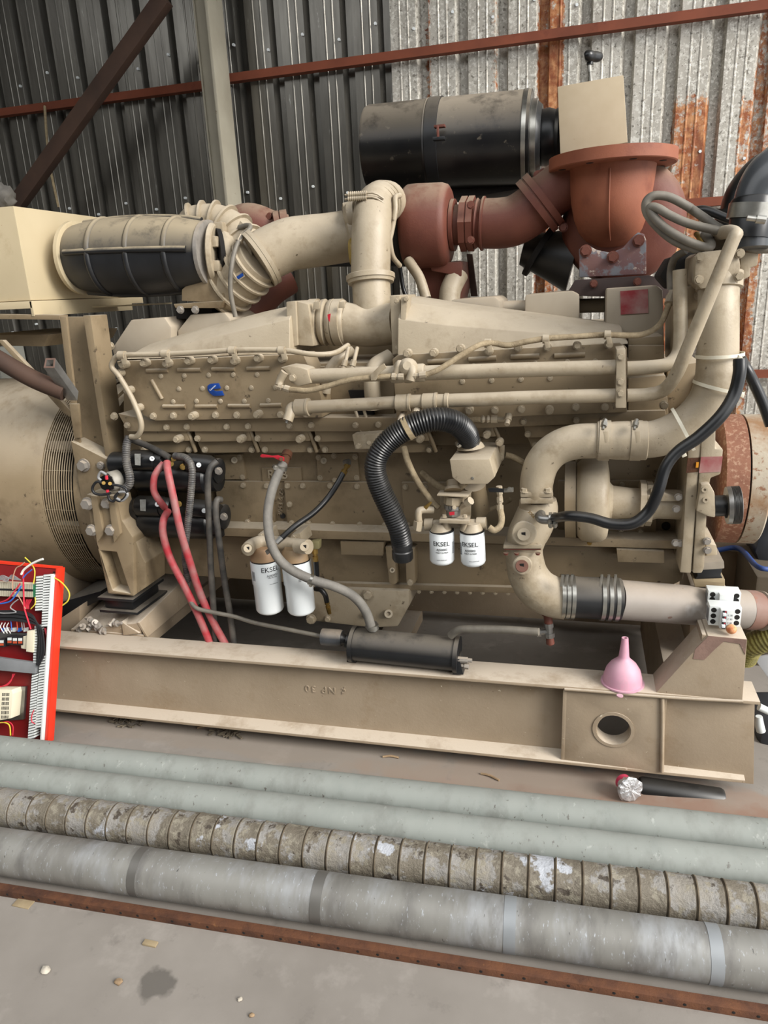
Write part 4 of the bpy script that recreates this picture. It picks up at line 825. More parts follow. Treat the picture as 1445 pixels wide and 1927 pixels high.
TUBE('casting_seam', orangerust, eo, [P(px, py, Y - r * mp(P(px, py, Y))) for px, py, Y, r in ((1148, 316, YO, 80), (1146, 380, YO, 76), (1146, 420, YO + .015, 71), (1148, 452, YO + .05, 52))], None, 6, 5, rm=.003)
LATHE('turbine_drum', rusty, eo, (1170, 420, YO + .02), (1176, 416, YO + .38), [(0, 60), (.05, 96), (.2, 108), (.5, 110), (.8, 104), (1, 60)], 44, 60)
br_ = PRISM('support_plate', M('flaked_plate', '70504a', '61474a', 8, .7, spots=(('6d6e74', 14, .48, .54), ('a89a8f', 30, .6, .64))), eo, [(1089, 470), (1098, 461), (1110, 463), (1122, 470), (1150, 476), (1172, 466), (1186, 450), (1200, 437), (1212, 440), (1216, 452), (1216, 516), (1090, 522)], YO - .19, .02, .004)
for p in ((1102, 472), (1153, 484), (1201, 453)): BOLT(br_, (*p, YO - .19), 9, 'bolt', rusty)
PRISM('base_plate', M('plate_brown', '3a2a26', '2c201d', 6, .7), eo, [(1064, 556), (1082, 527), (1220, 518), (1250, 525), (1262, 548), (1262, 562)], YO - .21, .3, .003)
for x, y in ((1117, 534), (1199, 530)): BOLT(eo, (x, y, YO - .215), 6, 'bolt', rusty)
TUBE('lower_duct', rubber, eo, [(985, 470, 3.15, 28), (1030, 480, 3.15, 42), (1080, 490, 3.15, 60)], None, 22, 5); LATHE('duct_band', dark, eo, (1010, 470, 3.14), (1018, 475, 3.14), [(0, 50), (1, 50)], 24)
# ------------------------------------------------------------------ black air filter canister
af = thing('air_filter', 'dusty black cylindrical air filter canister high behind the engine', 'air filter', (850, 360, 3.3))
YA = 3.35; A1 = P(695, 283, YA); A2 = P(1000, 261, YA)
can = LATHE('canister', cleanerm, af, A1, A2, [(0, 70), (.005, 75), (.02, 77), (.38, 78.5), (.39, 80), (.40, 78.5), (.96, 79.5), (1, 79.5)], 64)
axf = A2 - A1
def ring_(nm, mat, s0, s1, prof, n=48): return LATHE(nm, mat, af, A1 + axf * s0, A1 + axf * s1, prof, n)
ring_('end_rim', clampm, .955, .985, [(0, 79), (.1, 83), (.9, 83), (1, 79)])
ring_('end_cap', steelz, .985, 1.0, [(0, 80), (1, 77), (1, 50)])
st = ring_('strap', rubber, .40, .475, [(0, 78), (.02, 80.6), (.98, 80.6), (1, 78)])
BOX('strap_lug', rusty, st, P(818, 240, 3.14).x, P(838, 240, 3.14).x, 3.12, 3.15, P(818, 242, 3.14).z, P(818, 237, 3.14).z, .001)
PRISM('strap_bolt', rusty, st, [(821, 236), (825, 236), (826, 262), (822, 262)], 3.10, .01, .001); PRISM('strap_lug', rubber, st, [(814, 258), (836, 256), (836, 262), (814, 264)], 3.10, .03, .001)
ring_('neck', rubber2, 1.0, 1.06, [(0, 62), (.2, 62), (.3, 66), (.6, 62), (1, 55)]); ring_('neck_band', clampm, 1.0, 1.035, [(0, 60), (.05, 66), (.95, 66), (1, 60)])
ring_('neck', rubber2, 1.06, 1.25, [(0, 48), (.2, 50), (.4, 46), (.5, 50), (.7, 46), (.8, 50), (1, 48)])
for s in (.12, .55, .95): pass
PRISM('rail', steelz, af, [(990, 345), (1010, 320), (1010, 350), (985, 362)], YA + .05, .3, .002); PRISM('cradle', dark, af, [(700, 352), (1000, 340), (1000, 352), (880, 372), (720, 372)], YA - .02, .2, .003)
# square sheet guard with knob
sg = thing('sheet_guard', 'square beige sheet plate standing behind the exhaust flange', 'plate', (1115, 270, 3.15))
PRISM('plate', M('guard_paint', 'b3a48b', 'a6967b', 4, .6, spots=(('8a6a58', 24, .7, .74),)), sg, [(1049, 163), (1173, 141), (1181, 268), (1054, 290)], 3.2, .03, .003)
vk = thing('valve_knob', 'black knob on a thin stem sticking up behind the sheet plate', 'knob', (1112, 150, 3.3))
LATHE('stem', clampm, vk, (1112, 160, 3.3), (1109, 120, 3.3), [(0, 5), (.4, 5), (.4, 3.4), (.6, 3.4), (.6, 4.5), (1, 4)], 10); LATHE('collar', rubber2, vk, (1110, 122, 3.3), (1110, 116, 3.3), [(0, 6), (1, 6)], 12)
TUBE('knob', rubber2, vk, [(1100, 107, 3.28, 6), (1106, 105, 3.28, 10), (1115, 106, 3.3, 9), (1124, 107, 3.32, 9), (1130, 106, 3.33, 7)], None, 16, 5)
# ------------------------------------------------------------------ front gear housing, pulley, water pump
gh = thing('gear_housing', 'beige front gear housing with red painted band at the engine front', 'housing', (1310, 1078, 2.3))
YG = 2.27
hs = PRISM('rear_casting', beige2, gh, [(1297, 780), (1322, 770), (1322, 832), (1314, 896), (1301, 1079), (1279, 1078), (1284, 1027), (1292, 892)], YG, .75, .006)
hs2 = PRISM('front_casting', beige2, gh, [(1323, 770), (1347, 790), (1346, 845), (1361, 845), (1356, 893), (1337, 900), (1331, 940), (1329, 985), (1325, 1068), (1321, 1079), (1303, 1079), (1315, 896)], YG - .004, .75, .006)
PRISM('red_band', redlabel, gh, [(1319, 860), (1360, 859), (1356, 888), (1315, 890)], YG - .0055, .004, 0)
PRISM('brown_band', rust, gh, [(1294, 862), (1317, 861), (1313, 888), (1291, 890)], YG - .0015, .004, 0)
PRISM('shim', M('orange_dot', 'd08a20', None, 5, .5), gh, [(1310, 870), (1315, 870), (1314, 880), (1309, 880)], YG - .006, .003, 0)
hb = PRISM('bearing_boss', beige2, gh, [(1319, 912), (1335, 910), (1345, 928), (1346, 975), (1332, 972), (1310, 962)], YG - .03, .2, .006)
for p in ((1326, 922), (1328, 941)): LATHE('socket_bolt', beige2, hb, (*p, YG - .03), (*p, YG - .036), [(0, 5.5), (1, 5.5), (1, 2.6), (.2, 2)], 12)
for p in ((1271, 1021), (1280, 1022), (1276, 935), (1272, 957), (1330, 1018), (1331, 1035)): BOLT(gh, (*p, YG + .02 if p[0] < 1300 else YG - .006), 6, 'bolt', boltm)
# shaft and small grooved pulley
pu = thing('drive_pulley', 'small grooved silver belt pulley on a dark shaft', 'pulley', (1378, 985, 2.3))
LATHE('shaft', rubber2, pu, (1343, 952, 2.33), (1370, 951, 2.33), [(0, 20), (.7, 20), (1, 18)], 24)
LATHE('sheave', steelz, pu, (1366, 951, 2.33), (1392, 950, 2.33), [(0, 26), (.02, 35), (.32, 36)] + [(.34 + .09 * i + .09 * j, r) for i in range(7) for j, r in ((.1, 36), (.3, 31), (.7, 31), (.9, 36))] + [(1, 35), (1, 20)], 40)
LATHE('bore', dark, pu, (1365.5, 951, 2.33), (1370, 951, 2.33), [(0, 24), (1, 24)], 28)
dm = thing('crank_damper', 'large rust brown crankshaft damper wheel at the engine front', 'wheel', (1392, 1015, 2.8))
DZ = .925; xa, xm_, xb2 = P(1350, 898, 2.70).x, P(1398, 898, 2.70).x, P(1436, 898, 2.70).x; DR = .238
def dl(nm, mat, x0, x1, prof): 
    a = Vector((x0, 2.8, DZ)); b = Vector((x1, 2.8, DZ)); k = mp((a + b) / 2); return LATHE(nm, mat, dm, a, b, [(t, r / k) for t, r in prof], 64)
dl('inner_ring', damperm, xa, xm_ - .004, [(0, .1), (0, DR - .012), (.08, DR), (1, DR)]); dl('groove', dark, xm_ - .005, xm_ + .003, [(0, DR - .012), (1, DR - .012)])
dl('outer_ring', damperm2, xm_ + .002, xb2, [(0, DR), (.9, DR), (1, DR - .008), (1, .1)])
fm = thing('front_mount', 'stacked wooden blocks and rubber mount under the engine front', 'mount', (1340, 1110, 2.4))
PRISM('bracket', beige2, fm, [(1328, 1022), (1348, 1026), (1351, 1058), (1330, 1062)], 2.42, .2, .004); PRISM('plate', M('grey_block', '8f8679', '7f7669', 12, .8), fm, [(1310, 1060), (1362, 1056), (1363, 1070), (1300, 1075)], 2.36, .3, .003)
PRISM('rubber', rubber, fm, [(1312, 1072), (1360, 1070), (1356, 1082), (1362, 1092), (1304, 1094), (1312, 1084)], 2.36, .28, .003); PRISM('block', wood, fm, [(1304, 1092), (1364, 1090), (1364, 1104), (1308, 1105)], 2.35, .3, .003)
bm_ = thing('front_pedestal', 'beige pedestal plate under the engine front mount blocks', 'bracket', (1335, 1180, 2.45)); PRISM('plate', framep, bm_, [(1300, 1104), (1366, 1104), (1372, 1230), (1296, 1230)], 2.45, .3, .004)
wp = thing('water_pump', 'round beige water pump with shaft housing at the engine front', 'pump', (1110, 1020, 2.35))
YP = 2.36
vo = LATHE('volute', beige2, wp, (1082, 938, YP), (1146, 938, YP), [(0, 55), (.05, 70), (.2, 80), (.45, 83), (.75, 82), (.9, 76), (.95, 70), (1, 50)], 44, 50)
LATHE('shaft_housing', beige2, wp, (1144, 945, YP), (1222, 948, YP), [(0, 40), (.1, 32), (.5, 29), (.85, 29), (.9, 32), (1, 32)], 32)
f2 = LATHE('flange', beige2, wp, (1202, 947, YP), (1226, 948, YP), [(0, 34), (0, 44), (.45, 44), (.47, 41), (.53, 41), (.55, 42), (1, 42)], 10)
LATHE('nose', beige2, wp, (1224, 948, YP), (1290, 950, YP), [(0, 32), (.2, 28), (.9, 28), (1, 34)], 28)
PRISM('rib', beige2, wp, [(1224, 922), (1236, 922), (1278, 938), (1280, 944), (1224, 944)], YP - .06, .03, .006)
BOLT(vo, (1109, 1022, YP - .02), 4, 'stud', brass)
LATHE('back_plate', beige, wp, (1064, 940, YP), (1084, 940, YP), [(0, 60), (0, 72), (1, 72), (1, 60)], 36)
TUBE('outlet', beige2, wp, [(1112, 870, YP), (1110, 858, YP + .02), (1108, 840, YP + .05)], 28, 18)
# ------------------------------------------------------------------ coolant pipework at the front
YW = 2.22
up = thing('coolant_pipe', 'big beige coolant pipe sweeping up to the thermostat housing', 'pipe', (1250, 860, YW)); up['group'] = 'big coolant pipes'
TUBE('pipe', beige2, up, [(1205, 829, YW, 34), (1240, 824, YW, 35), (1275, 810, YW, 36), (1308, 787, YW, 37), (1334, 755, YW, 38), (1347, 715, YW, 38), (1350, 670, YW + .01, 37), (1351, 600, YW + .02, 36.5), (1352, 545, YW + .04, 36)], None, 28, 8)
LATHE('socket', beige2, up, (1353, 545, YW + .04), (1354, 515, YW + .05), [(0, 36), (.05, 41), (1, 41)], 30)
lo = thing('coolant_pipe', 'beige elbow pipe curving down to a square flange', 'pipe', (1010, 930, YW)); lo['group'] = 'big coolant pipes'
TUBE('pipe', beige2, lo, [(1009, 932, YW, 30), (1010, 905, YW, 31), (1020, 872, YW, 32), (1044, 846, YW, 32), (1080, 832, YW, 33), (1130, 829, YW, 33)], None, 28, 8)
hc = thing('hose_coupling', 'taped hose coupling with two clamps joining the upper coolant pipes', 'coupling', (1170, 865, YW))
LATHE('sleeve', beige2, hc, (1122, 829, YW), (1218, 829, YW), [(0, 34), (.02, 36.5), (.2, 36.5), (.25, 35), (.4, 36), (.6, 36.5), (.75, 35.5), (.82, 36.5), (.98, 36.5), (1, 34)], 32, 40)
for px in (1137, 1196):
    BAND('clamp', beige2, hc, (px, 829, YW), Vector((1, 0, -.02)), 36.5, 20, 1.6); LATHE('clamp_screw', clampm, hc, (px - 3, 808, YW - .078), (px + 2, 790, YW - .05), [(0, 3), (.3, 3), (.3, 6), (.7, 6), (.7, 4), (1, 4)], 8)
    PRISM('clamp_tab', beige2, hc, [(px - 2, 812), (px + 8, 811), (px + 9, 832), (px + 1, 834)], YW - .092, .004, .001)
# thermostat housing
th = thing('thermostat_housing', 'beige thermostat housing at top right under the looped cables', 'housing', (1350, 560, 2.25))
tb = PRISM('body', beige2, th, [(1308, 482), (1320, 474), (1360, 470), (1390, 472), (1394, 500), (1390, 535), (1318, 545), (1306, 530)], 2.21, .22, .01)
for p in ((1317, 484), (1392, 477), (1390, 520), (1315, 526)): BOLT(tb, (*p, 2.206), 7)
PRISM('ear', beige2, th, [(1392, 474), (1428, 474), (1426, 500), (1412, 504), (1412, 520), (1393, 530)], 2.28, .1, .006)
PRISM('lower_case', beige, th, [(1290, 540), (1325, 535), (1325, 610), (1300, 616), (1290, 680), (1270, 690), (1272, 560)], 2.34, .3, .006)
for p in ((1315, 556), (1316, 588)): BOLT(th, (*p, 2.336), 6, 'ringbolt')
PRISM('lower_case', beige, th, [(1255, 690), (1320, 680), (1320, 800), (1256, 800)], 2.48, .4, .01)
LATHE('cover_drum', beige, th, (1296, 740, 2.55), (1320, 740, 2.55), [(0, 50), (.3, 60), (1, 60)], 28)
TUBE('rust_line', M('amber_rust', 'a87430', '8a5a22', 20, .7), th, [(1262, 690, 2.5), (1266, 660, 2.5), (1280, 648, 2.48), (1272, 600, 2.5)], 5, 8)
# lower S-shaped casting
lc = thing('water_inlet_elbow', 'beige cast S shaped water inlet elbow with two square plugs', 'elbow', (990, 1130, YW))
fq = PRISM('top_flange', beige2, lc, [P(979, 926, YW - .05), P(1041, 926, YW - .05), P(1035, 905, YW + .12), P(985, 905, YW + .12)], 0, 0, .004, None, Vector((0, 0, -.018)))
PRISM('under_flange', beige2, fq, [P(979, 938, YW - .05), P(1041, 938, YW - .05), P(1035, 917, YW + .12), P(985, 917, YW + .12)], 0, 0, .004, None, Vector((0, 0, -.018)))
for x in (987, 1031): BOLT(fq, (x, 926, YW - .04), 7, 'bolt', None, 'bolt', (-1.5708, 0, 0))
TUBE('upper_bend', beige2, lc, [(1012, 940, YW + .02, 34), (1012, 960, YW + .02, 37), (1003, 985, YW + .01, 38), (992, 1008, YW, 37), (988, 1026, YW, 34)], None, 28, 8)
TUBE('lower_bend', beige2, lc, [(987, 1024, YW, 33), (987, 1050, YW, 35), (994, 1082, YW, 37), (1012, 1108, YW, 39), (1038, 1122, YW, 39), (1066, 1127, YW, 39)], None, 28, 8)
mf = PRISM('mid_flange', beige2, lc, [P(947, 1026, YW - .07), P(1020, 1026, YW - .07), P(1016, 1008, YW + .09), P(952, 1008, YW + .09)], 0, 0, .003, None, Vector((0, 0, -.012)))
PRISM('gasket', rusty, mf, [P(949, 1033, YW - .066), P(1018, 1033, YW - .066), P(1014, 1014, YW + .09), P(954, 1014, YW + .09)], 0, 0, .001, None, Vector((0, 0, -.004)))
for x in (952, 972, 1012): BOLT(mf, (x, 1040, YW - .065), 4, 'bolt', rusty, 'bolt', (1.5708, 0, 0))
def plug(c, Y, mat, r, par):
    o = LATHE('pipe_plug', mat, par, (*c, Y), (*c, Y - .014), [(0, r), (.9, r), (1, r * .94), (1, r * .45)], 24); PRISM('square_socket', dark, o, [(c[0] - r * .33, c[1] - r * .3), (c[0] + r * .3, c[1] - r * .34), (c[0] + r * .33, c[1] + r * .3), (c[0] - r * .3, c[1] + r * .34)], Y - .0145, .003, 0); return o
LATHE('plug_boss', beige2, lc, (987, 1000, YW), (986, 1004, YW - .086), [(0, 23), (.95, 23), (1, 21)], 28); plug((985, 1006), YW - .086, beige2, 12, lc)
LATHE('plug_boss', beige2, lc, (984, 1063, YW), (983, 1064, YW - .083), [(0, 18), (.95, 18), (1, 16)], 28); plug((982, 1065), YW - .083, rusty, 12, lc)
TEXT('casting_number', '3006', brass, lc, flatmap((1000, 968, YW - .078), math.radians(-48)), .014, .0015)
hb_ = TUBE('hose_barb', steelz, lc, [(1018, 968, YW - .05), (1015, 972, YW - .085), (1020, 977, YW - .1), (1032, 978, YW - .1)], 9, 12)
for x in (1036, 1044): BAND('hose_clip', clampm, lc, (x, 976, YW - .1), Vector((1, 0, .05)), 10, 6, 2, .5)
# hose section and steel pipe running right
sh = thing('radiator_hose', 'black rubber hose sleeve with steel clamps below the inlet elbow', 'hose', (1105, 1170, YW))
LATHE('sleeve', rubber, sh, (1054, 1122, YW), (1166, 1128, YW + .03), [(0, 36), (0, 40), (.2, 40), (.3, 39), (.7, 39.5), (.8, 40), (1, 40), (1, 36)], 36, 40)
for px, an in ((1058, 0), (1067, 0), (1076, 0), (1132, 0), (1145, 0), (1158, 0)):
    BAND('steel_clamp', clampm, sh, (px, 1122 + (px - 1054) * .055, YW + (px - 1054) * .00027), Vector((1, .12, -.02)), 40, 7, 1.8); PRISM('clamp_bolt', clampm, sh, [(px - 2, 1082), (px + 3, 1082), (px, 1104), (px - 5, 1104)], YW - .085, .008, .001)
spp = thing('inlet_pipe', 'weathered steel inlet pipe with rust patches running off to the right', 'pipe', (1300, 1180, YW))
pm = M('worn_pipe', '8d867f', '807870', 6, .6, dust=.3, spots=(('6a5148', 22, .66, .69), ('b5b2ae', 3, .62, .75)), stretch=(1, 1, 1))
LATHE('pipe', pm, spp, (1160, 1128, YW + .03), (1405, 1147, YW + .2), [(0, 37), (1, 37)], 40); LATHE('rusty_end', M('rusty_pipe', '775447', '80685e', 8, .7, spots=(('8a4a2e', 9, .58, .7),)), spp, (1400, 1147, YW + .197), (1432, 1149, YW + .219), [(0, 37.2), (.6, 37.2), (1, 33)], 40)
LATHE('weld_seam', boltm, spp, (1428, 1149, YW + .216), (1436, 1149, YW + .222), [(0, 33), (.3, 38), (.7, 37), (1, 32)], 40); LATHE('pipe_tail', rusty, spp, (1436, 1149, YW + .222), (1560, 1158, YW + .3), [(0, 32), (1, 32)], 36)
dv_ = thing('drain_valve', 'small drain valve with fittings hanging under the inlet elbow', 'valve', (1034, 1212, YW))
LATHE('nipple', rusty, dv_, (1030, 1150, YW), (1032, 1172, YW), [(0, 11), (.3, 11), (.3, 8), (1, 8)], 14); LATHE('body', steelz, dv_, (1032, 1172, YW), (1034, 1198, YW), [(0, 9), (.3, 9), (.3, 7), (.7, 7), (.7, 10), (1, 10)], 10); LATHE('tail', rusty, dv_, (1034, 1198, YW), (1036, 1214, YW), [(0, 7), (.8, 8), (1, 4)], 12)
LATHE('side_port', steelz, dv_, (1010, 1190, YW), (1030, 1188, YW), [(0, 9), (.4, 9), (.4, 6), (1, 6)], 8)
tag(TUBE('heater_pipe', greyhose2, None, [(848, 1196, 2.19), (862, 1186, 2.18), (885, 1184, 2.17), (950, 1185, 2.16), (1014, 1189, 2.14)], 7.5, 14, 6), 'grey pipe from the black heater to the drain valve', 'pipe')
# black hose tied to the coolant pipe
bh = thing('bypass_hose', 'black rubber hose tied along the big coolant pipe', 'hose', (1180, 990, 2.04))
TUBE('hose', rubber2, bh, [(1040, 976, YW - .1, 9), (1070, 971, 2.03, 10), (1110, 975, 2.02, 10), (1150, 986, 2.02, 10.5), (1190, 985, 2.02, 11), (1220, 962, 2.03, 11), (1238, 925, 2.03, 11), (1252, 880, 2.04, 11), (1275, 850, 2.05, 11), (1315, 822, 2.06, 12), (1355, 784, 2.07, 12), (1380, 745, 2.09, 12), (1391, 705, 2.1, 12), (1392, 676, 2.11, 12)], None, 16, 8)
tag(TUBE('drop_hose', rubber2, None, [(1392, 672, 2.25), (1402, 690, 2.2), (1418, 720, 2.2), (1436, 760, 2.2), (1450, 800, 2.2)], 10, 14, 6), 'black hose dropping away at the right edge of the picture', 'hose')
tiem = M('cable_tie', 'd9d3c0', None, 5, .45)
def tie(c, axis, r, lab, tail, g='white cable ties on the coolant pipe'):
    o = thing('cable_tie', lab, 'cable tie', c, g); c = pt(c); ax_ = axis.normalized(); k = mp(c)
    _, u, v = frame(ax_); pts = [c + (u * math.cos(a) + v * math.sin(a)) * (r * k) for a in [2 * math.pi * i / 30 for i in range(31)]]
    bm = bmesh.new(); h = ax_ * (3 * k); vs = [[bm.verts.new(p - h), bm.verts.new(p + h), bm.verts.new(p + h + (p - c).normalized() * .0015), bm.verts.new(p - h + (p - c).normalized() * .0015)] for p in pts[:-1]]
    for i in range(30):
        for j in range(4): bm.faces.new((vs[i][j], vs[(i + 1) % 30][j], vs[(i + 1) % 30][(j + 1) % 4], vs[i][(j + 1) % 4]))
    finish('strap', bm, tiem, o)
    PRISM('head', tiem, o, tail, pt(c).y - .11, .012, .002)
tie((1285, 808, YW - .02), Vector((.9, 0, .5)), 44, 'white cable tie around the sweep of the coolant pipe and hose', [(1279, 848), (1288, 846), (1293, 858), (1284, 862)])
tie((1352, 728, YW), Vector((.25, 0, 1)), 46, 'white cable tie with sideways head on the coolant pipe bend', [(1384, 732), (1402, 742), (1399, 750), (1382, 742)])
tie((1354, 668, YW), Vector((-.05, 0, 1)), 42, 'uppermost white cable tie on the upright coolant pipe', [(1390, 668), (1399, 674), (1396, 682), (1388, 676)])
# looped grey cables over the thermostat housing
for i, (pts, lab) in enumerate((
    ([(1300, 392, 2.3), (1262, 372, 2.3), (1232, 368, 2.3), (1216, 380, 2.3), (1218, 402, 2.3), (1240, 430, 2.28), (1272, 455, 2.26), (1312, 470, 2.25), (1332, 472, 2.26)], 'outer loop of grey cable hanging over the exhaust drum'),
    ([(1360, 436, 2.24), (1300, 422, 2.25), (1262, 406, 2.26), (1238, 392, 2.27), (1224, 390, 2.28), (1226, 402, 2.28), (1250, 428, 2.26), (1290, 452, 2.24), (1330, 466, 2.24), (1338, 458, 2.26), (1325, 440, 2.3)], 'inner loop of grey cable below the outer loop'),
    ([(1296, 390, 2.32), (1325, 410, 2.30), (1355, 430, 2.28), (1400, 445, 2.26), (1460, 448, 2.26)], 'grey cable running right behind the slanted coolant tube'),
    ([(1380, 455, 2.3), (1400, 462, 2.28), (1425, 469, 2.28), (1460, 468, 2.28)], 'lower grey cable running out at the right edge'))):
    tag(TUBE('grey_cable', greyhose2, None, pts, 8, 12, 7), lab, 'cable', 'looped grey cables at upper right')
tag(TUBE('dark_hose', rubber2, None, [(1308, 396, 2.5), (1330, 396, 2.48), (1370, 412, 2.46), (1400, 420, 2.45)], 8, 12, 6), 'short black hose behind the looped grey cables', 'hose')
tag(TUBE('dark_hose', rubber2, None, [(1330, 400, 2.6), (1360, 400, 2.6), (1400, 415, 2.6)], 6, 12, 6), 'thin black hose behind the short black one', 'hose')
TUBE('sensor_lead', greyhose2, th, [(1262, 545, 2.35), (1262, 510, 2.35), (1270, 485, 2.32), (1290, 472, 2.3)], 7, 10); TUBE('sensor_lead', brass, th, [(1310, 440, 2.33), (1318, 450, 2.3), (1330, 466, 2.28)], 5, 8)
PRISM('wiring_shroud', dark, th, [(1240, 520), (1262, 484), (1310, 470), (1308, 540), (1262, 545)], 2.42, .2, .01); PRISM('bracket', beige2, th, [(1335, 470), (1345, 440), (1375, 430), (1380, 450), (1372, 472)], 2.3, .06, .006)
# black intake hose with silver band in the corner
ih = thing('charge_hose', 'shiny black charge hose with wide silver clamp at the upper right edge', 'hose', (1410, 470, 2.2))
TUBE('hose', M('glossy_hose', '55585b', '3a3c3f', 3, .25), ih, [(1470, 320, 2.3, 50), (1445, 338, 2.28, 46), (1425, 370, 2.27, 40), (1416, 410, 2.26, 36), (1412, 468, 2.25, 34)], None, 26, 8)
LATHE('cuff', rubber2, ih, (1420, 375, 2.265), (1410, 452, 2.25), [(0, 39), (.05, 41), (1, 37)], 30)
BAND('silver_clamp', clampm, ih, (1415, 398, 2.26), Vector((.1, 0, 1)), 40.5, 26, 2)
LATHE('clamp_screw', clampm, ih, (1405, 410, 2.16), (1440, 414, 2.16), [(0, 5), (.5, 5), (.5, 8), (1, 8)], 10)
ih2 = thing('charge_hose', 'matt grey elbow hose behind the shiny black one', 'hose', (1390, 430, 2.5)); TUBE('hose', rubber2, ih2, [(1455, 320, 2.62, 40), (1430, 340, 2.6, 42), (1402, 378, 2.58, 40), (1392, 430, 2.57, 38)], None, 24, 8); LATHE('cuff', rubber2, ih2, (1392, 395, 2.57), (1385, 440, 2.57), [(0, 41), (1, 42)], 26)
# ------------------------------------------------------------------ starter motors
def starter(y, x0, x1, lab):
    t = thing('starter_motor', lab, 'starter', (x0 + 60, y + 40, 2.34), 'starter motors'); Y = 2.36
    LATHE('body', rubber2, t, (x0, y + 34, Y), (x1, y + 42, Y), [(0, 20), (.02, 26), (.25, 26), (.26, 30), (.9, 30), (.92, 26), (1, 24)], 32)
    LATHE('nose_cone', rubber2, t, (x0 - 5, y + 14, Y - .02), (x0 + 40, y + 14, Y - .02), [(0, 18), (.1, 22), (1, 22)], 24)
    sol = LATHE('solenoid', rubber2, t, (x0 + 34, y + 8, Y - .035), (x0 + 98, y + 10, Y - .035), [(0, 18), (.04, 20), (.72, 20), (.74, 18), (.95, 18), (1, 14)], 28)
    LATHE('end_cover', rubber2, t, (x0 + 135, y + 12, Y - .03), (x0 + 190, y + 18, Y - .03), [(0, 12), (.1, 18), (.8, 18), (1, 12)], 22)
    PRISM('data_label', stickerm, sol, [(x0 + 37, y - 4), (x0 + 48, y - 4), (x0 + 48, y + 18), (x0 + 38, y + 17)], Y - .079, .0015, 0)
    for px, s in ((x0 + 70, '+'), (x0 + 158, '-')):
        d = LATHE('polarity_disc', white, t, (px, y + 9 + (8 if s == '-' else -4), Y - .076), (px, y + 9 + (8 if s == '-' else -4), Y - .079), [(0, 4.5), (1, 4.5)], 16); TEXT('polarity_sign', s, printk, d, flatmap((px, y + 9 + (8 if s == '-' else -4), Y - .0795)), .018, .0003)
    for px, py in ((x0 + 105, y + 14), (x0 + 128, y + 20), (x0 + 110, y + 4)): LATHE('terminal', brass, t, (px, py, Y - .03), (px, py + 1, Y - .085), [(0, 6), (.6, 6), (.6, 4), (1, 4)], 8)
    LATHE('brush_cap', rubber, t, (x0 + 192, y + 28, Y), (x0 + 203, y + 29, Y), [(0, 24), (.5, 24), (1, 12)], 14); BOLT(t, (x0 + 196, y + 28, Y - .055), 6, 'bolt', boltm)
starter(858, 216, 412, 'upper black starter motor bolted beside the flywheel housing'); starter(944, 226, 418, 'lower black starter motor beneath the other one')
PRISM('starter_bracket', beige, en, [(228, 968), (262, 985), (285, 1010), (290, 1036), (258, 1032), (232, 1000)], 2.4, .15, .008)
re = thing('starter_relay', 'round grey starter relay with black terminal block and small wires', 'relay', (208, 925, 2.2)); Y = 2.25
LATHE('can', M('relay_can', '9b968c', '7f7a70', 14, .5), re, (226, 902, Y + .03), (205, 907, Y - .01), [(0, 17), (.1, 19), (.9, 19), (1, 17)], 24); LATHE('terminal_block', rubber2, re, (206, 907, Y - .01), (200, 909, Y - .03), [(0, 17), (1, 16)], 8)
for a, b, m_ in (((200, 895), (201, 902), wred), ((202, 922), (203, 930), wred)): LATHE('boot', m_, re, (*a, Y - .04), (*b, Y - .04), [(0, 3), (1, 3)], 8)
for p in ((195, 909), (207, 910)): LATHE('stud', brass, re, (*p, Y - .03), (*p, Y - .05), [(0, 3.5), (1, 3.5)], 8)
for q, m_ in (([(200, 893), (190, 888), (185, 898), (190, 904)], wgrey), ([(195, 909), (182, 907), (174, 918), (178, 928), (192, 931), (208, 928)], wblack), ([(212, 912), (228, 915), (238, 922), (236, 935), (225, 943), (216, 936), (222, 928)], wblack), ([(203, 930), (206, 940), (214, 943), (220, 930)], wblack), ([(224, 926), (236, 926), (240, 932), (230, 942), (220, 938)], wgrey)): TUBE('lead', m_, re, [(x, y, Y - .045) for x, y in q], 2.6, 8)
# cables hanging down from the starters
def cable(nm, mat, pts, r, lab, g, **k): return tag(TUBE(nm, mat, None, pts, r, 12, 7, **k), lab, 'cable', g)
G = 'battery cables on the starters'
cable('battery_cable', redcable, [(308, 872, 2.26), (297, 885, 2.24), (290, 900, 2.23), (290, 925, 2.23), (302, 945, 2.24), (310, 955, 2.27)], 6.5, 'short red cable looping between the two starters', G)
cable('battery_cable', redcable, [(314, 870, 2.25), (316, 888, 2.22), (326, 935, 2.2), (340, 1000, 2.2), (358, 1060, 2.22), (378, 1120, 2.24), (402, 1172, 2.25), (424, 1212, 2.26)], 7, 'long red cable from the upper starter crossing in front of the lower', G)
cable('battery_cable', redcable, [(316, 962, 2.27), (308, 978, 2.22), (307, 1005, 2.21), (320, 1050, 2.22), (348, 1105, 2.23), (372, 1155, 2.24), (396, 1212, 2.25)], 7, 'red cable hanging from the lower starter', G)
cable('battery_cable', harness, [(330, 858, 2.28), (350, 862, 2.25), (361, 880, 2.23), (360, 920, 2.22), (354, 980, 2.22), (348, 1040, 2.24), (354, 1092, 2.26)], 6.5, 'grey corrugated cable arching over between the starters', G, corr=(.008, .06))
cable('battery_cable', blackcable, [(408, 868, 2.26), (396, 880, 2.24), (391, 910, 2.23), (394, 1000, 2.24), (398, 1090, 2.25), (406, 1208, 2.26)], 6, 'black cable hanging straight from the upper starter end', G)
cable('battery_cable', blackcable, [(416, 940, 2.27), (408, 942, 2.25), (406, 965, 2.24), (414, 1030, 2.24), (422, 1090, 2.25), (432, 1150, 2.26), (440, 1210, 2.27)], 6, 'dark grey cable hanging from the lower starter end', G)
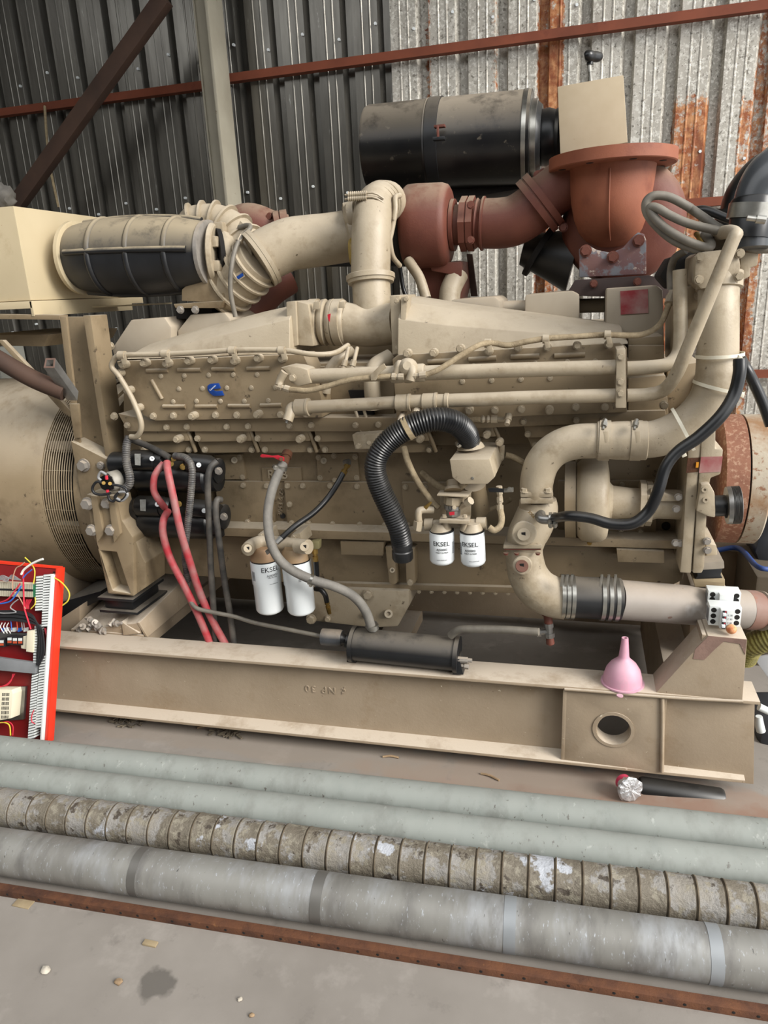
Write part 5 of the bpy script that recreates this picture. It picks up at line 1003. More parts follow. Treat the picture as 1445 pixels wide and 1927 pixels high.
cable('thin_cable', greyhose2, [(356, 1090, 2.27), (355, 1120, 2.24), (368, 1143, 2.22), (400, 1152, 2.22), (440, 1160, 2.22), (480, 1172, 2.22), (540, 1184, 2.21), (604, 1197, 2.2)], 4, 'thin grey cable sagging toward the black heater', 'thin cables')
cable('wire_harness', harness, [(243, 822, 2.3), (238, 840, 2.28), (238, 870, 2.26), (244, 895, 2.25), (243, 912, 2.25), (232, 922, 2.25)], 7.5, 'dark corrugated wire harness beside the relay', 'wire harness', corr=(.008, .07))
cable('wire_harness', blackcable, [(250, 828, 2.32), (275, 838, 2.32), (300, 850, 2.3), (320, 862, 2.28)], 6, 'black harness running down to the upper starter', 'wire harness')
# ------------------------------------------------------------------ spin-on filters
def spin(name, a, b, r, lab, g, parts, Yf):
    t = thing(name, lab, 'oil filter' if 'oil' in name else 'fuel filter', (b[0], b[1], Yf), g)
    cn = LATHE('canister', white, t, (*a, Yf), (*b, Yf), parts(r), 40, 40)
    LATHE('seal_ring', rubber2, t, (a[0], a[1] - 1.5, Yf), (a[0] + .3, a[1] + 1.5, Yf), [(0, r), (1, r)], 32)
    A_, B_ = P(*a, Yf), P(*b, Yf); k = mp((A_ + B_) / 2); ax_ = (B_ - A_).normalized(); rr = r * k
    view = (CAM - (A_ + B_) / 2); view = (view - ax_ * view.dot(ax_)).normalized(); side = ax_.cross(view).normalized()
    if side.x < 0: side = -side
    def wrap(s, an0, off=.0019):
        c = A_.lerp(B_, s)
        return lambda x, y, z: c - ax_ * y + (view * math.cos(an0 + x / rr) + side * math.sin(an0 + x / rr)) * (rr + off + z)
    return t, wrap
can1 = lambda r: [(0, r - 3), (.01, r), (.04, r + .6), (.43, r + .6), (.45, r - .6), (.93, r - .6), (.97, r - 3), (1, r - 8)]
for a, b, an, lab in (((498, 1052), (509, 1150), .12, 'tall white oil filter on the left with the bold logo'), ((557, 1053), (568, 1152), .2, 'tall white oil filter on the right partly behind the grey hose')):
    t, wr_ = spin('oil_filter', a, b, 27, lab, 'tall white oil filters', can1, 2.2)
    if an < .15:
        TEXT('logo', 'EKSEL', printk, t, wr_(.12, .3), .026, .0002, 1.0); TEXT('part_number', 'AJ40000', printg, t, wr_(.23, .4), .012, .0002); TEXT('small_print', 'YAG FILTRESI', printg, t, wr_(.27, .4), .006, .0002); TEXT('small_print', 'www.eksel.com', printg, t, wr_(.385, .45), .005, .0002)
        for i in range(6): TEXT('side_print', '||||||||', printg, t, wr_(.17 + .028 * i, -1.0), .008, .0002)
    else:
        for i in range(7): TEXT('small_print', '|||||||', printg, t, wr_(.14 + .028 * i, .1), .005, .0002)
oh = thing('filter_manifold', 'beige cast manifold holding the two tall white oil filters', 'manifold', (530, 1050, 2.22)); Y = 2.22
LATHE('cup', M('stained_cast', '9a8464', '8d7053', 6, .55), oh, (496, 1028, 2.2), (498, 1052, 2.2), [(0, 20), (.3, 25), (1, 27)], 28); LATHE('cup', M('stained_cast2', '9d8767', '927457', 6, .55), oh, (555, 1030, 2.2), (557, 1053, 2.2), [(0, 20), (.3, 25), (1, 27)], 28)
TUBE('gallery', beige2, oh, [(466, 1034, 2.14), (475, 1026, 2.18), (500, 1020, 2.22), (560, 1026, 2.22), (576, 1028, 2.2)], 13, 16)
plug((466, 1032), 2.125, beige2, 8, oh); LATHE('gallery_end', beige2, oh, (560, 1028, 2.16), (580, 1029, 2.14), [(0, 14), (1, 14)], 18); plug((573, 1029), 2.115, beige2, 9, oh)
PRISM('lug', beige2, oh, [(484, 1006), (500, 1003), (506, 1024), (484, 1024)], 2.24, .1, .004); PRISM('lug', beige2, oh, [(548, 1006), (564, 1003), (570, 1024), (548, 1026)], 2.24, .1, .004)
for p in ((492, 1009), (553, 1011)): BOLT(oh, (*p, 2.238), 5)
PRISM('bleed_fitting', steelz, oh, [(498, 1037), (508, 1031), (512, 1038), (502, 1045)], 2.12, .02, .003)
PRISM('elbow_block', M('olive_fitting', '8d8560', '756d4c', 20, .5, metal=.4), oh, [(583, 1020), (600, 1018), (600, 1034), (583, 1034)], 2.18, .03, .004)
# ------------------------------------------------------------------ hoses and the red handled valve
gh_ = thing('heater_hose', 'thick grey rubber hose curving from the red valve to the heater', 'hose', (560, 1080, 2.12))
TUBE('hose', greyhose, gh_, [(533, 872, 2.28), (524, 890, 2.25), (511, 925, 2.2), (504, 965, 2.16), (507, 1010, 2.12), (520, 1045, 2.1), (545, 1070, 2.1), (585, 1090, 2.11), (630, 1104, 2.13), (665, 1122, 2.15), (688, 1150, 2.17), (699, 1182, 2.18)], 9, 14, 8)
for c, ax_ in (((530, 880, 2.265), Vector((.3, 0, 1))), ((586, 1091, 2.112), Vector((1, 0, -.3))), ((702, 1180, 2.18), Vector((.1, 0, -1)))): BAND('hose_clip', clampm, gh_, c, ax_, 9, 8, 1.8, 2.2)
va = thing('hand_valve', 'small valve with a red lever handle above the grey hose', 'valve', (535, 862, 2.3)); LATHE('body', rust, va, (541, 852, 2.33), (534, 874, 2.28), [(0, 10), (.4, 10), (.4, 8), (1, 8)], 12)
PRISM('lever', redhandle, va, [(489, 858), (492, 855), (512, 858), (522, 857), (534, 861), (534, 868), (524, 866), (515, 861), (492, 861)], 2.25, .006, .001); LATHE('nut', rust, va, (529, 864, 2.27), (529, 864, 2.24), [(0, 4), (1, 4)], 6)
h1 = thing('oil_hose', 'thin black hose with brass ends slanting up to the block plate', 'hose', (590, 960, 2.2)); TUBE('hose', rubber2, h1, [(646, 890, 2.38), (635, 910, 2.36), (616, 938, 2.33), (590, 965, 2.28), (555, 990, 2.22), (526, 1016, 2.18)], 5.5, 12)
LATHE('hose_end', brass, h1, (655, 873, 2.39), (645, 893, 2.38), [(0, 6), (.3, 6), (.3, 4), (.6, 4), (.6, 6.4), (1, 6)], 8); LATHE('elbow', steelz, h1, (648, 870, 2.4), (656, 870, 2.39), [(0, 5), (1, 7)], 8); LATHE('hose_end', steelz, h1, (530, 1012, 2.185), (520, 1022, 2.17), [(0, 6), (1, 5)], 8)
h2 = thing('oil_hose', 'short black hose with brass end right of the tall oil filters', 'hose', (596, 1090, 2.2)); TUBE('hose', rubber2, h2, [(594, 1052, 2.19), (596, 1080, 2.2), (597, 1102, 2.22)], 5, 10); LATHE('hose_end', brass, h2, (592, 1032, 2.19), (594, 1056, 2.19), [(0, 6), (.4, 6), (.4, 4), (.6, 4), (.6, 5.5), (1, 5.5)], 8)
h3 = thing('oil_hose', 'small black bent hose ending on the sump side', 'hose', (615, 1130, 2.3)); TUBE('hose', rubber2, h3, [(594, 1108, 2.36), (604, 1110, 2.33), (612, 1120, 2.33), (615, 1132, 2.34)], 5, 10); LATHE('hose_end', brass, h3, (614, 1128, 2.34), (620, 1154, 2.36), [(0, 5), (.3, 5), (.3, 3.5), (.5, 3.5), (.5, 5), (1, 4)], 8)
# big corrugated hose
ch = thing('breather_hose', 'big black corrugated breather hose arching down with a loose end', 'hose', (757, 1050, 2.1))
TUBE('hose', rubber2, ch, [(756, 1022, 2.12, 19), (750, 995, 2.10, 19), (735, 960, 2.09, 20), (716, 920, 2.08, 20), (706, 885, 2.07, 20), (712, 855, 2.07, 20), (738, 824, 2.08, 21), (778, 800, 2.09, 22), (820, 789, 2.11, 22), (855, 795, 2.15, 22), (876, 813, 2.2, 21), (884, 832, 2.24, 19)], None, 22, 10, corr=(.0085, .05))
LATHE('end_cuff', rubber2, ch, (756, 1018, 2.12), (758, 1053, 2.125), [(0, 18), (.05, 20), (.3, 20), (.32, 18.5), (.45, 18.5), (.5, 20), (.9, 20), (1, 18)], 28); BAND('hose_band', wood, ch, (768, 806, 2.085), P(778, 800, 2.09) - P(758, 811, 2.083), 21.5, 10, 1.2)
BAND('hose_clip', clampm, ch, (883, 830, 2.235), Vector((.1, .2, -1)), 19, 6, 1.8, 1)
bb = thing('breather_box', 'beige sheet metal breather box below the corrugated hose', 'box', (890, 911, 2.14)); Y = 2.13
bxo = PRISM('body', beige2, bb, [(846, 865), (921, 864), (931, 898), (917, 911), (867, 911), (851, 898)], Y, .26, .003); BOLT(bxo, (889, 900, Y), 2.6, 'stud', clampm)
LATHE('collar', beige2, bb, P(886, 843, 2.25), P(884, 826, 2.25), [(0, 26), (.3, 24), (.7, 18), (1, 18)], 30); LATHE('outlet', beige, bb, (893, 911, 2.25), (902, 960, 2.3), [(0, 21), (.3, 19), (.35, 20), (1, 20)], 24)
# fuel filter group
fg = thing('fuel_manifold', 'beige fuel manifold with valve block above the small white filters', 'manifold', (860, 990, 2.2)); Y = 2.17
PRISM('plate', beige2, fg, [P(826, 978, 2.1), P(883, 980, 2.1), P(886, 967, 2.22), P(832, 966, 2.22)], 0, 0, .003, None, Vector((0, 0, -.012)))
PRISM('back_bracket', beige2, fg, [(828, 928), (886, 928), (886, 972), (828, 970)], 2.2, .006, .001); PRISM('shelf', beige2, fg, [P(822, 931, 2.11), P(880, 934, 2.11), P(888, 924, 2.22), P(828, 922, 2.22)], 0, 0, .001, None, Vector((0, 0, -.004)))
LATHE('solenoid', beige2, fg, (854, 932, 2.15), (853, 950, 2.15), [(0, 19), (.8, 19), (1, 16)], 10); LATHE('valve_body', steelz, fg, (852, 948, 2.15), (853, 970, 2.15), [(0, 17), (.4, 17), (.5, 14), (1, 13)], 8); LATHE('cap', beige, fg, (851, 905, 2.2), (852, 924, 2.18), [(0, 11), (.6, 12), (.7, 15), (1, 17)], 16)
PRISM('red_sticker', redhandle, fg, [(845, 964), (855, 963), (855, 969), (846, 970)], 2.108, .002, 0); TEXT('sticker_mark', 'U', printk, fg, flatmap((847, 957, 2.105)), .02, .0004); LATHE('port', beige2, fg, (855, 955, 2.115), (855, 955, 2.105), [(0, 4), (1, 4), (1, 2)], 10)
LATHE('port_fitting', beige2, fg, (866, 955, 2.14), (886, 942, 2.12), [(0, 5), (.6, 5), (.6, 8), (1, 8)], 8)
for x in (836, 875): BOLT(fg, (x, 973, 2.12), 4, 'bolt', None, 'bolt', (-1.57, 0, 0))
LATHE('gallery', beige2, fg, (800, 987, 2.16), (915, 985, 2.16), [(0, 10), (.0, 12), (.14, 12), (.14, 9), (.85, 9), (.85, 12), (1, 12)], 18)
for x in (838, 874): LATHE('stand_off', beige2, fg, (x, 978, 2.12), (x, 996, 2.13), [(0, 6), (.5, 6), (1, 9)], 14)
for x in (831, 889): LATHE('cup', beige2, fg, (x, 984, 2.14), (x, 998, 2.14), [(0, 14), (1, 21)], 24)
TUBE('elbow_fitting', beige2, fg, [(786, 998, 2.13), (788, 985, 2.13), (787, 968, 2.13), (792, 960, 2.14), (815, 960, 2.16)], 7, 12); LATHE('elbow_nut', beige2, fg, (785, 996, 2.13), (787, 980, 2.13), [(0, 9), (1, 9)], 6)
PRISM('tee_handle', brass, fg, [(796, 954), (810, 944), (813, 946), (802, 960)], 2.10, .006, .002)
can2 = lambda r: [(0, r - 2), (.02, r), (.12, r), (.14, r + .4), (.88, r + .4), (.95, r - 2), (1, r - 7)]
for a, b, lab in (((831, 998), (832, 1059), 'small white fuel filter on the left under the valve block'), ((888, 999), (891, 1062), 'small white fuel filter on the right with faceted base')):
    t, wr_ = spin('fuel_filter', a, b, 23, lab, 'small white fuel filters', can2, 2.14)
    d = -.22 if a[0] > 850 else 0
    TEXT('logo', 'EKSEL', printk, t, wr_(.3, d - .05), .021, .0002, 1.0); TEXT('part_number', 'AJ50002', printk, t, wr_(.47, d), .010, .0002); TEXT('small_print', 'YAKIT FILTRESI', printk, t, wr_(.56, d), .006, .0002); TEXT('small_print', 'www.eksel.com', printg, t, wr_(.78, d + (.3 if d else 0)), .005, .0002)
    for i in range(6): TEXT('side_print', '||||||', printg, t, wr_(.3 + .06 * i, 1.05 if not d else -1.15), .007, .0002)
    if d:
        for i in range(5): TEXT('side_print', '-------', printg, t, wr_(.24 + .04 * i, .55), .006, .0002)
fv = thing('shutoff_valve', 'small shut off valve with dark lever beside the breather box', 'valve', (940, 945, 2.16)); LATHE('body', beige2, fv, (939, 915, 2.17), (941, 945, 2.17), [(0, 6), (.5, 6), (.5, 5), (1, 6)], 8); PRISM('lever', rubber2, fv, [(918, 919), (928, 918), (948, 920), (948, 927), (920, 926)], 2.13, .004, .001); PRISM('lever_tip', clampm, fv, [(948, 920), (966, 917), (966, 926), (948, 927)], 2.129, .004, .001); BOLT(fv, (959, 921, 2.127), 4, 'bolt', clampm)
bz = thing('braided_line', 'short braided fuel hose curving under the shut off valve', 'hose', (940, 990, 2.14)); bz['group'] = 'braided hoses on the engine side'; TUBE('hose', braid, bz, [(941, 958, 2.16), (944, 975, 2.15), (941, 990, 2.14), (930, 998, 2.13), (920, 992, 2.13)], 6, 12); LATHE('hose_end', beige2, bz, (940, 936, 2.165), (941, 960, 2.16), [(0, 6), (.4, 6), (.4, 4.5), (.6, 4.5), (.6, 6.5), (1, 6.5)], 8)
tag(TUBE('fuel_hose', braid, None, [(760, 842, 2.25), (768, 870, 2.22), (785, 905, 2.2), (808, 938, 2.18), (826, 956, 2.17)], 6, 12), 'braided hose from behind the corrugated hose to the fuel block', 'hose'); tag(TUBE('fuel_hose', braid, None, [(795, 890, 2.35), (815, 908, 2.3), (840, 922, 2.26), (866, 918, 2.24), (878, 908, 2.26)], 6.5, 12), 'braided hose bending under the breather box corner', 'hose')
tag(TUBE('fuel_hose', braid, None, [(880, 962, 2.3), (905, 962, 2.3), (930, 955, 2.33), (960, 940, 2.38)], 5, 10), 'beige hose behind the fuel filters toward the pump', 'hose')
hf = thing('pressure_hose', 'braided hose end with elbow fitting above the breather box', 'hose', (930, 790, 2.26)); LATHE('hose', braid, hf, (878, 789, 2.28), (905, 789, 2.28), [(0, 6), (1, 6)], 12); LATHE('fitting', beige2, hf, (904, 789, 2.28), (950, 789, 2.28), [(0, 6), (.1, 8), (.2, 5), (.3, 8), (.4, 6), (.45, 8), (.7, 8), (.7, 5), (1, 5)], 8); LATHE('elbow', beige2, hf, (957, 781, 2.27), (954, 799, 2.24), [(0, 7), (.6, 7), (.6, 5), (1, 5), (1, 2.5)], 10)
hg = thing('pressure_hose', 'short hose joint with clamp right of the breather box', 'hose', (960, 850, 2.35)); TUBE('hose', braid, hg, [(950, 856, 2.36), (965, 860, 2.37), (980, 868, 2.38), (990, 874, 2.4)], 6, 12); TUBE('stub', beige2, hg, [(944, 838, 2.35), (943, 860, 2.35)], 6, 10, 2); BOLT(hg, (941, 830, 2.33), 6, 'boss'); BOLT(hg, (941, 861, 2.34), 6)
# ------------------------------------------------------------------ jacket water heater on the frame
jh = thing('coolant_heater', 'black cylinder heater lying on the frame flange', 'heater', (760, 1262, 2.18)); Y = 2.2
LATHE('tank', rubber, jh, (668, 1212, Y), (858, 1231, Y), [(0, 31), (1, 31)], 36); LATHE('end_flange', rubber, jh, (662, 1211, Y), (669, 1212, Y), [(0, 34), (1, 34)], 30); LATHE('end_flange', rubber, jh, (856, 1231, Y), (864, 1232, Y), [(0, 35), (1, 35)], 30)
LATHE('motor', M('motor_black', '26282b', '3d3f42', 12, .35, dust=.4), jh, (606, 1198, Y), (644, 1201, Y), [(0, 14), (.02, 16), (.9, 16), (1, 14)], 22); LATHE('coupling', rubber2, jh, (642, 1202, Y), (664, 1208, Y), [(0, 13), (.4, 10), (.5, 18), (1, 20)], 18)
PRISM('foot', rubber, jh, [(655, 1225), (670, 1222), (670, 1248), (652, 1246)], Y - .02, .05, .002); PRISM('foot', rubber, jh, [(852, 1245), (864, 1240), (872, 1270), (852, 1270)], Y - .04, .06, .002)
LATHE('fitting', boltm, jh, (862, 1241, Y - .03), (888, 1243, Y - .03), [(0, 6), (.7, 6), (.7, 4), (1, 4)], 8); LATHE('bolt', boltm, jh, (866, 1252, Y - .03), (882, 1254, Y - .03), [(0, 4), (.5, 4), (.5, 6), (1, 6)], 6); LATHE('inlet', steelz, jh, (702, 1186, Y), (701, 1172, Y), [(0, 9), (1, 9)], 14)
# ------------------------------------------------------------------ small things on the frame
zt = ZT
fu = thing('funnel', 'pink plastic funnel standing upside down on the frame', 'funnel', PZ(1171, 1295, zt)); b0 = PZ(1171, 1284, zt); k = mp(b0); up_ = Vector((0, 0, 1))
hh = .165
LATHE('cone', pink, fu, b0, b0 + up_ * hh, [(0, 39), (0, 39.8), (.03, 39.5), (.03, 36), (.15, 35), (.3, 31), (.42, 24), (.5, 16), (.55, 11), (.6, 9.5), (1, 6), (1, 3.5), (.9, 3.5)], 40, 50)
LATHE('hang_tab', pink, fu, b0 + Vector((-.012, -.088, 0)), b0 + Vector((-.012, -.088, .003)), [(0, 6), (1, 6), (1, 3)], 14)
cbz = P(1365, 1180, 2.2).z
def breaker(px0, px1, yb, yt, Y, lab, full):
    t = thing('circuit_breaker', lab, 'circuit breaker', (px0 + 30, yb, Y), 'circuit breakers on the pedestal'); a = P(px0, yb, Y); b = P(px1, yb, Y); H = P(px0, yt, Y).z - a.z; w = b.x - a.x
    BOX('body', whitep, t, a.x, b.x, Y, Y + .05, a.z, a.z + H, .002); BOX('front_step', whitep, t, a.x + w * .32, b.x - w * .25, Y - .018, Y + .01, a.z, a.z + H * .95, .002)
    BOX('side_block', greyp, t, a.x - .001, a.x + .004, Y + .006, Y + .04, a.z + .01, a.z + H * .8, .001)
    for i in range(3):
        z = a.z + H * (.2 + .3 * i)
        for x in (a.x + w * .14, b.x - w * .13): LATHE('screw_hole', dark, t, Vector((x, Y - .0005, z)), Vector((x, Y + .001, z)), [(0, 5), (1, 5)], 10)
        if full: BOX('toggle', wblack, t, a.x + w * .38, a.x + w * .5, Y - .024, Y - .016, z - .012, z + .008, .002); BOX('toggle_tip', white, t, a.x + w * .36, a.x + w * .47, Y - .034, Y - .022, z - .004, z + .004, .001); BOX('red_flag', redhandle, t, a.x + w * .44, a.x + w * .48, Y - .0245, Y - .0235, z + .005, z + .009, 0)
    if full:
        for i in range(3): TEXT('print', 'C 32', printg, t, flatmap(Vector((a.x + w * .62, Y - .0185, a.z + H * (.3 + .2 * i)))), .007, .0002)
    else: BOX('slot', wblack, t, b.x - w * .28, b.x - w * .13, Y - .001, Y + .002, a.z + H * .45, a.z + H * .75, 0)
breaker(1332, 1393, 1176, 1140, 2.215, 'white three pole breaker with black toggles, nearer of two on the pedestal', True); breaker(1330, 1392, 1142, 1112, 2.285, 'white breaker standing behind the one with black toggles', False)
bq = P(1376, 1184, 2.19); bm = bmesh.new(); bmesh.ops.create_icosphere(bm, subdivisions=3, radius=.0155); bmesh.ops.translate(bm, verts=bm.verts, vec=bq); tag(finish('rusty_ball', bm, ballm, None, 60), 'small orange rusty ball on the pedestal before the breakers', 'ball')
fb = thing('foil_jar', 'small jar lying on its side with crumpled foil over its mouth', 'jar', PZ(1182, 1510, 0)); c = PZ(1184, 1506, 0) + Vector((0, 0, .043)); d = Vector((.4, -.9, .12)).normalized(); k = mp(c)
LATHE('jar', M('pink_glass', 'c23a5a', 'b02c4c', 4, .3), fb, c - d * .055, c - d * .002, [(0, 13), (.1, 15), (.8, 15), (1, 17)], 24)
bm = bmesh.new(); n = 30; _, u, v = frame(d); rings = []
for j, (s, r) in enumerate(((-.02, .036), (.0, .044), (.006, .040), (.008, .022), (.006, .008))): rings.append([bm.verts.new(c + d * (s + random.uniform(-.002, .002)) + (u * math.cos(2 * math.pi * i / n) + v * math.sin(2 * math.pi * i / n)) * r * random.uniform(.9, 1.06)) for i in range(n)])
for a_, b_ in zip(rings, rings[1:]):
    for i in range(n): bm.faces.new((a_[i], a_[(i + 1) % n], b_[(i + 1) % n], b_[i]))
bm.faces.new(rings[-1]); finish('foil_cap', bm, foil, fb, 20)
# ------------------------------------------------------------------ electrical panel leaning at the left
BRp = PZ(93, 1400, 0.0); TRp = P(117, 1072, BRp.y + .19)
u = Vector((-1, 0, 0)); vdn = (BRp - TRp); nrm = u.cross(vdn).normalized()
if nrm.y > 0: nrm = -nrm
def PP(px, py, h=0.0):
    d = ray(px, py); o = TRp + nrm * h; return CAM + d * ((o - CAM).dot(nrm) / d.dot(nrm))
ep = thing('control_panel', 'red electrical mounting panel with wiring leaning on the frame', 'panel', BRp)
def pq(name, mat, pts, h0, h1, parent=None, bw=.0008): return PRISM(name, mat, parent or ep, [PP(x, y, h1) for x, y in pts], 0, 0, bw, None, nrm * (h0 - h1))
pq('back_plate', redpanel, [(-160, 1050), (108, 1070), (92, 1396), (-160, 1380)], -.004, 0); pq('edge_flange', redbright, [(105, 1069), (111, 1069), (90, 1398), (84, 1397)], -.004, .03); pq('top_edge', redbright, [(-160, 1040), (116, 1066), (116, 1071), (-160, 1048)], -.004, .004)
LATHE('screw_hole', dark, ep, PP(102, 1077, .0), PP(102, 1077, .001), [(0, 2), (1, 2)], 10)
def duct(xl, xr, y0, y1, nsl, slant, mats=whitep, nm='wire_duct'):
    """slotted wiring duct: back strip and separate fingers"""
    L = lambda y: (xl[0] + (xl[1] - xl[0]) * (y - y0) / (y1 - y0)); R_ = lambda y: (xr[0] + (xr[1] - xr[0]) * (y - y0) / (y1 - y0))
    d = pq(nm, greyp, [(L(y0), y0), (R_(y0), y0), (R_(y1), y1), (L(y1), y1)], .0, .012)
    for i in range(nsl):
        ya = y0 + (y1 - y0) * i / nsl; yb = ya + (y1 - y0) / nsl * .62
        pq('duct_finger', mats, [(L(ya), ya + slant), (R_(ya), ya), (R_(yb), yb), (L(yb), yb + slant)], .012, .045, d, 0)
    return d
duct((68, 66), (80, 78), 1084, 1150, 13, 1); duct((82, 78), (94, 89), 1081, 1180, 20, 1); duct((75, 66), (86, 77), 1234, 1370, 27, 2); duct((60, 52), (70, 64), 1268, 1390, 24, 3); duct((65, 62), (72, 69), 1178, 1250, 14, 0)
pq('duct_wall', whitep, [(95, 1082), (98, 1082), (78, 1396), (75, 1396)], 0, .045); pq('cover_strip', greyp, [(-60, 1230), (67, 1248), (66, 1268), (-60, 1256)], .03, .05)
ts = pq('terminal_strip', creamp, [(-60, 1092), (62, 1098), (62, 1124), (-60, 1120)], .0, .03)
for i in range(22): x = -10 + i * 3.3; pq('terminal', M('terminal_grey', 'b5ae9a', None, 5, .6) if i == 0 else MATS['terminal_grey'], [(x, 1096 + x * .05), (x + 2, 1096 + x * .05), (x + 2, 1122 + x * .03), (x, 1122 + x * .03)], .03, .036, ts, 0)
pq('terminal_gap', wblack, [(-10, 1107), (62, 1109), (62, 1113), (-10, 1111)], .036, .0365, ts, 0); pq('end_stop', greenp, [(62, 1100), (70, 1101), (69, 1124), (62, 1124)], 0, .034, ts)
rr_ = pq('relay_rail', steelz, [(-30, 1188), (60, 1192), (60, 1215), (-30, 1212)], 0, .01, None)
for x, y in ((-2, 1204), (13, 1199), (23, 1200), (33, 1200)): q = pq('relay', wblack, [(x, y - 2), (x + 9, y - 2), (x + 9, y + 14), (x, y + 14)], .01, .04, rr_); pq('relay_face', whitep, [(x + 1, y + 1), (x + 8, y + 1), (x + 8, y + 6), (x + 1, y + 6)], .04, .042, q, 0); pq('relay_base', orangep, [(x + 1, y + 7), (x + 8, y + 7), (x + 8, y + 11), (x + 1, y + 11)], .04, .042, q, 0)
for x in (3, 8, 20, 24, 33, 44): pq('relay_pin', wblue if x % 2 else whitep, [(x, 1182), (x + 2.5, 1182), (x + 2.5, 1189), (x, 1189)], .01, .03, rr_, 0)
tr = pq('transducer', creamp, [(51, 1187), (64, 1186), (62, 1228), (49, 1226)], 0, .05); pq('transducer_arm', creamp, [(38, 1206), (42, 1198), (51, 1196), (50, 1222), (40, 1220)], .0, .035, tr)
pq('controller_plate', steelz, [(-40, 1294), (48, 1292), (44, 1354), (-40, 1360)], .0, .012); ct = pq('controller', creamp, [(-60, 1296), (22, 1298), (24, 1306), (20, 1352), (-60, 1364)], .012, .06)
for i in range(6):
    for j in range(6): x = 2.5 + j * 2.4 + (5 - i) * .35; y = 1304 + i * 8.5; pq('vent_slot', dark, [(x, y), (x + 1.2, y), (x + .9, y + 6), (x - .3, y + 6)], .0602, .0606, ct, 0)
def wire(pts, m_, r=1.2, h=.055): TUBE('wire', m_, ep, [PP(x, y, h + (z[0] if z else 0)) for x, y, *z in pts], r, 6, 6)
wire([(40, 1081), (45, 1072), (58, 1062), (72, 1055), (81, 1052)], wwhite, 2.2, .07); wire([(47, 1049), (58, 1060), (65, 1072), (65, 1086), (63, 1098)], yellow, 1.2); wire([(90, 1083), (102, 1087), (118, 1098), (130, 1115), (128, 1130), (118, 1139)], yellow, 1.3, .03)
wire([(43, 1088), (46, 1072), (58, 1064)], wred, 1.3, .065); wire([(43, 1088), (50, 1080), (60, 1072)], wblue, 1.2, .065); wire([(44, 1085), (44, 1100), (45, 1130), (46, 1145), (52, 1165), (58, 1184)], wred, 1.5, .06); wire([(38, 1098), (28, 1112), (14, 1128), (-6, 1136)], wred, 1.4, .06); wire([(40, 1103), (32, 1116), (18, 1132), (-6, 1137)], wblue, 1.4, .062)
wire([(24, 1110), (24, 1090), (30, 1070), (40, 1064), (46, 1058)], wtan, 1, .06); wire([(26, 1112), (36, 1124), (45, 1140), (48, 1146)], wtan, 1, .06); wire([(66, 1124), (66, 1136), (58, 1146)], yellow, 1, .05); wire([(34, 1128), (24, 1136), (20, 1144), (30, 1152), (10, 1154), (-6, 1153)], wgrey, 1.2, .06)
for i in range(5): wire([(50 + i * 2.4, 1128), (48 + i * 1.6, 1138), (50 + i, 1146)], wred, .8, .04)
for i in range(9): wire([(-8, 1150 + i * 2), (30, 1150 + i * 2.2), (58, 1156 + i * 2), (68 + i * 1.0, 1172 + i), (72 + i * 1.2, 1200), (70 + i * 1.6, 1230), (70 + i * .4, 1252)], wblack, 1.7, .05 + .003 * (i % 3))
for i in range(5): wire([(-5, 1088 + i), (4, 1083 + i * 2), (14, 1086 + i * 2), (22, 1090 - i * 2), (40, 1092)], wgrey, .8, .05)
for i in range(3): wire([(84 + i, 1182), (88 + i, 1200), (92 + i * .6, 1220), (92, 1234)], wred, .9, .03)
for i in range(3): wire([(-4, 1292 + i), (12, 1290 - i), (21, 1281 - i), (24 + i * 2, 1268)], wred, .9, .03)
wire([(-4, 1360), (10, 1360), (18, 1366), (20, 1384)], yellow, 1.2, .05); wire([(-4, 1362), (14, 1358), (24, 1366), (24, 1384)], wred, 1, .05); wire([(64, 1336), (60, 1346), (60, 1358), (66, 1362)], wred, 1, .06)
for x in (4, 10, 16): wire([(x, 1172), (x - 3, 1180), (x + 4, 1192)], wwhite, .9, .05)
for x, m_ in ((20, wblue), (31, orangep), (40, wgrey), (44, wgrey)): wire([(x, 1162), (x + 1, 1174), (x + 2, 1186)], m_, .8, .05)
# ------------------------------------------------------------------ right edge and background clutter
tag(TUBE('yellow_hose', goldhose, None, [(1400, 1236, 2.5), (1412, 1216, 2.46), (1435, 1205, 2.44), (1480, 1190, 2.42)], 22, 18, 6, corr=(.012, .05)), 'ribbed yellow lay flat hose behind the pedestal', 'hose')
tag(PRISM('white_sheet', M('pale_sheet', 'aeb0b3', None, 4, .4), None, [(1418, 1238), (1470, 1230), (1470, 1300), (1445, 1275)], 2.6, .01, .001), 'pale sheet metal offcut below the yellow hose', 'sheet')
tag(TUBE('white_tube', whitep, None, [(1428, 1330, 2.35), (1445, 1338, 2.35), (1475, 1350, 2.35)], 7, 12, 4), 'white tube poking out beside the frame end', 'tube')
tag(TUBE('white_grip', whitep, None, [(1428, 1348, 2.3, 6), (1429, 1364, 2.3, 8), (1432, 1376, 2.3, 8)], None, 12, 5), 'small white plastic bottle shape hanging by the frame end', 'grip')  # a loose handle, bottle-like in outline
tag(PRISM('dark_drum', tarp, None, [(1430, 1380), (1500, 1380), (1500, 1470), (1420, 1470)], 2.5, .3, .03), 'dark container on the floor behind the frame end', 'container')
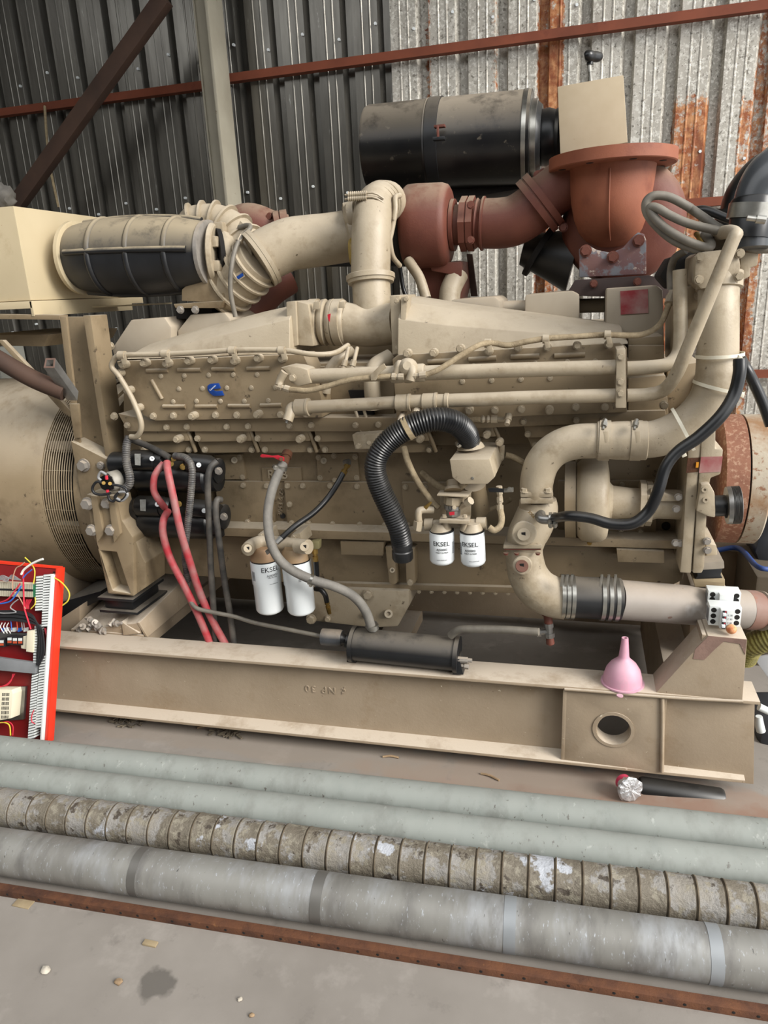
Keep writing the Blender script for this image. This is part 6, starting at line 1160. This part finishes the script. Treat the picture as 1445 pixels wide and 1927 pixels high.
def BX_(nm, mat, px0, py0, px1, py1, Y, dep, lab, cat):
    a = P(px0, py0, Y); b = P(px1, py1, Y); return tag(BOX(nm, mat, None, min(a.x, b.x), max(a.x, b.x), Y, Y + dep, 0.0, a.z, .01), lab, cat)
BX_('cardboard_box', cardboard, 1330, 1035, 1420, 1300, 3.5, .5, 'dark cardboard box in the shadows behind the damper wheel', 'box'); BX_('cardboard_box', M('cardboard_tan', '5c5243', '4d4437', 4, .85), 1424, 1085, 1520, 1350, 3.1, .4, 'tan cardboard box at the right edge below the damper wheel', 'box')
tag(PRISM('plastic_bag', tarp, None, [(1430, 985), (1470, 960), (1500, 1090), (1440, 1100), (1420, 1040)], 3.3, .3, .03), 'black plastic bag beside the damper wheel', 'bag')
tag(TUBE('blue_strap', M('strap_blue', '24407a', None, 4, .6), None, [(1345, 1036, 3.45), (1390, 1032, 3.45), (1425, 1066, 3.05), (1460, 1072, 3.05)], 5, 8), 'blue strap draped over the cardboard boxes', 'strap')
BX_('shade_box', dark, 900, 1150, 1180, 1290, 3.6, .5, 'dark box added to deepen the shade beneath the engine front', 'box')  # added dark filler to keep the gap under the engine black
BX_('grey_cabinet', M('cabinet_grey', '9a9a92', '8a8a82', 4, .6), -30, 655, 62, 1000, 3.9, .25, 'grey cabinet with vent holes behind the alternator', 'cabinet')

bm = bmesh.new(); bmesh.ops.create_icosphere(bm, subdivisions=3, radius=1); c = P(2, 372, 2.75)
for v in bm.verts: k = 1 + random.uniform(-.16, .16); v.co = c + Vector((v.co.x * k * .06, v.co.y * k * .05, v.co.z * k * .055))
tag(finish('dusty_rag', bm, M('rag_grey', '5d5a55', '45423e', 20, .9), None, 70), 'crumpled grey rag on top of the beige box at the left edge', 'rag')
for px, py, ln, an, lab in ((395, 1366, .05, .5, 'dry twig on the floor beside the red panel'), (735, 1425, .03, .1, 'short dark twig lying below the frame middle'), (922, 1462, .035, 2.8, 'thin grey twig on the floor near the farthest pipe')):
    c = PZ(px, py, .004); d = Vector((math.cos(an), math.sin(an), 0)) * ln; tag(TUBE('twig', stone2, None, [c - d, c + Vector((0, .004, .003)), c + d], None, 6, 4, rm=.004), lab, 'twig')
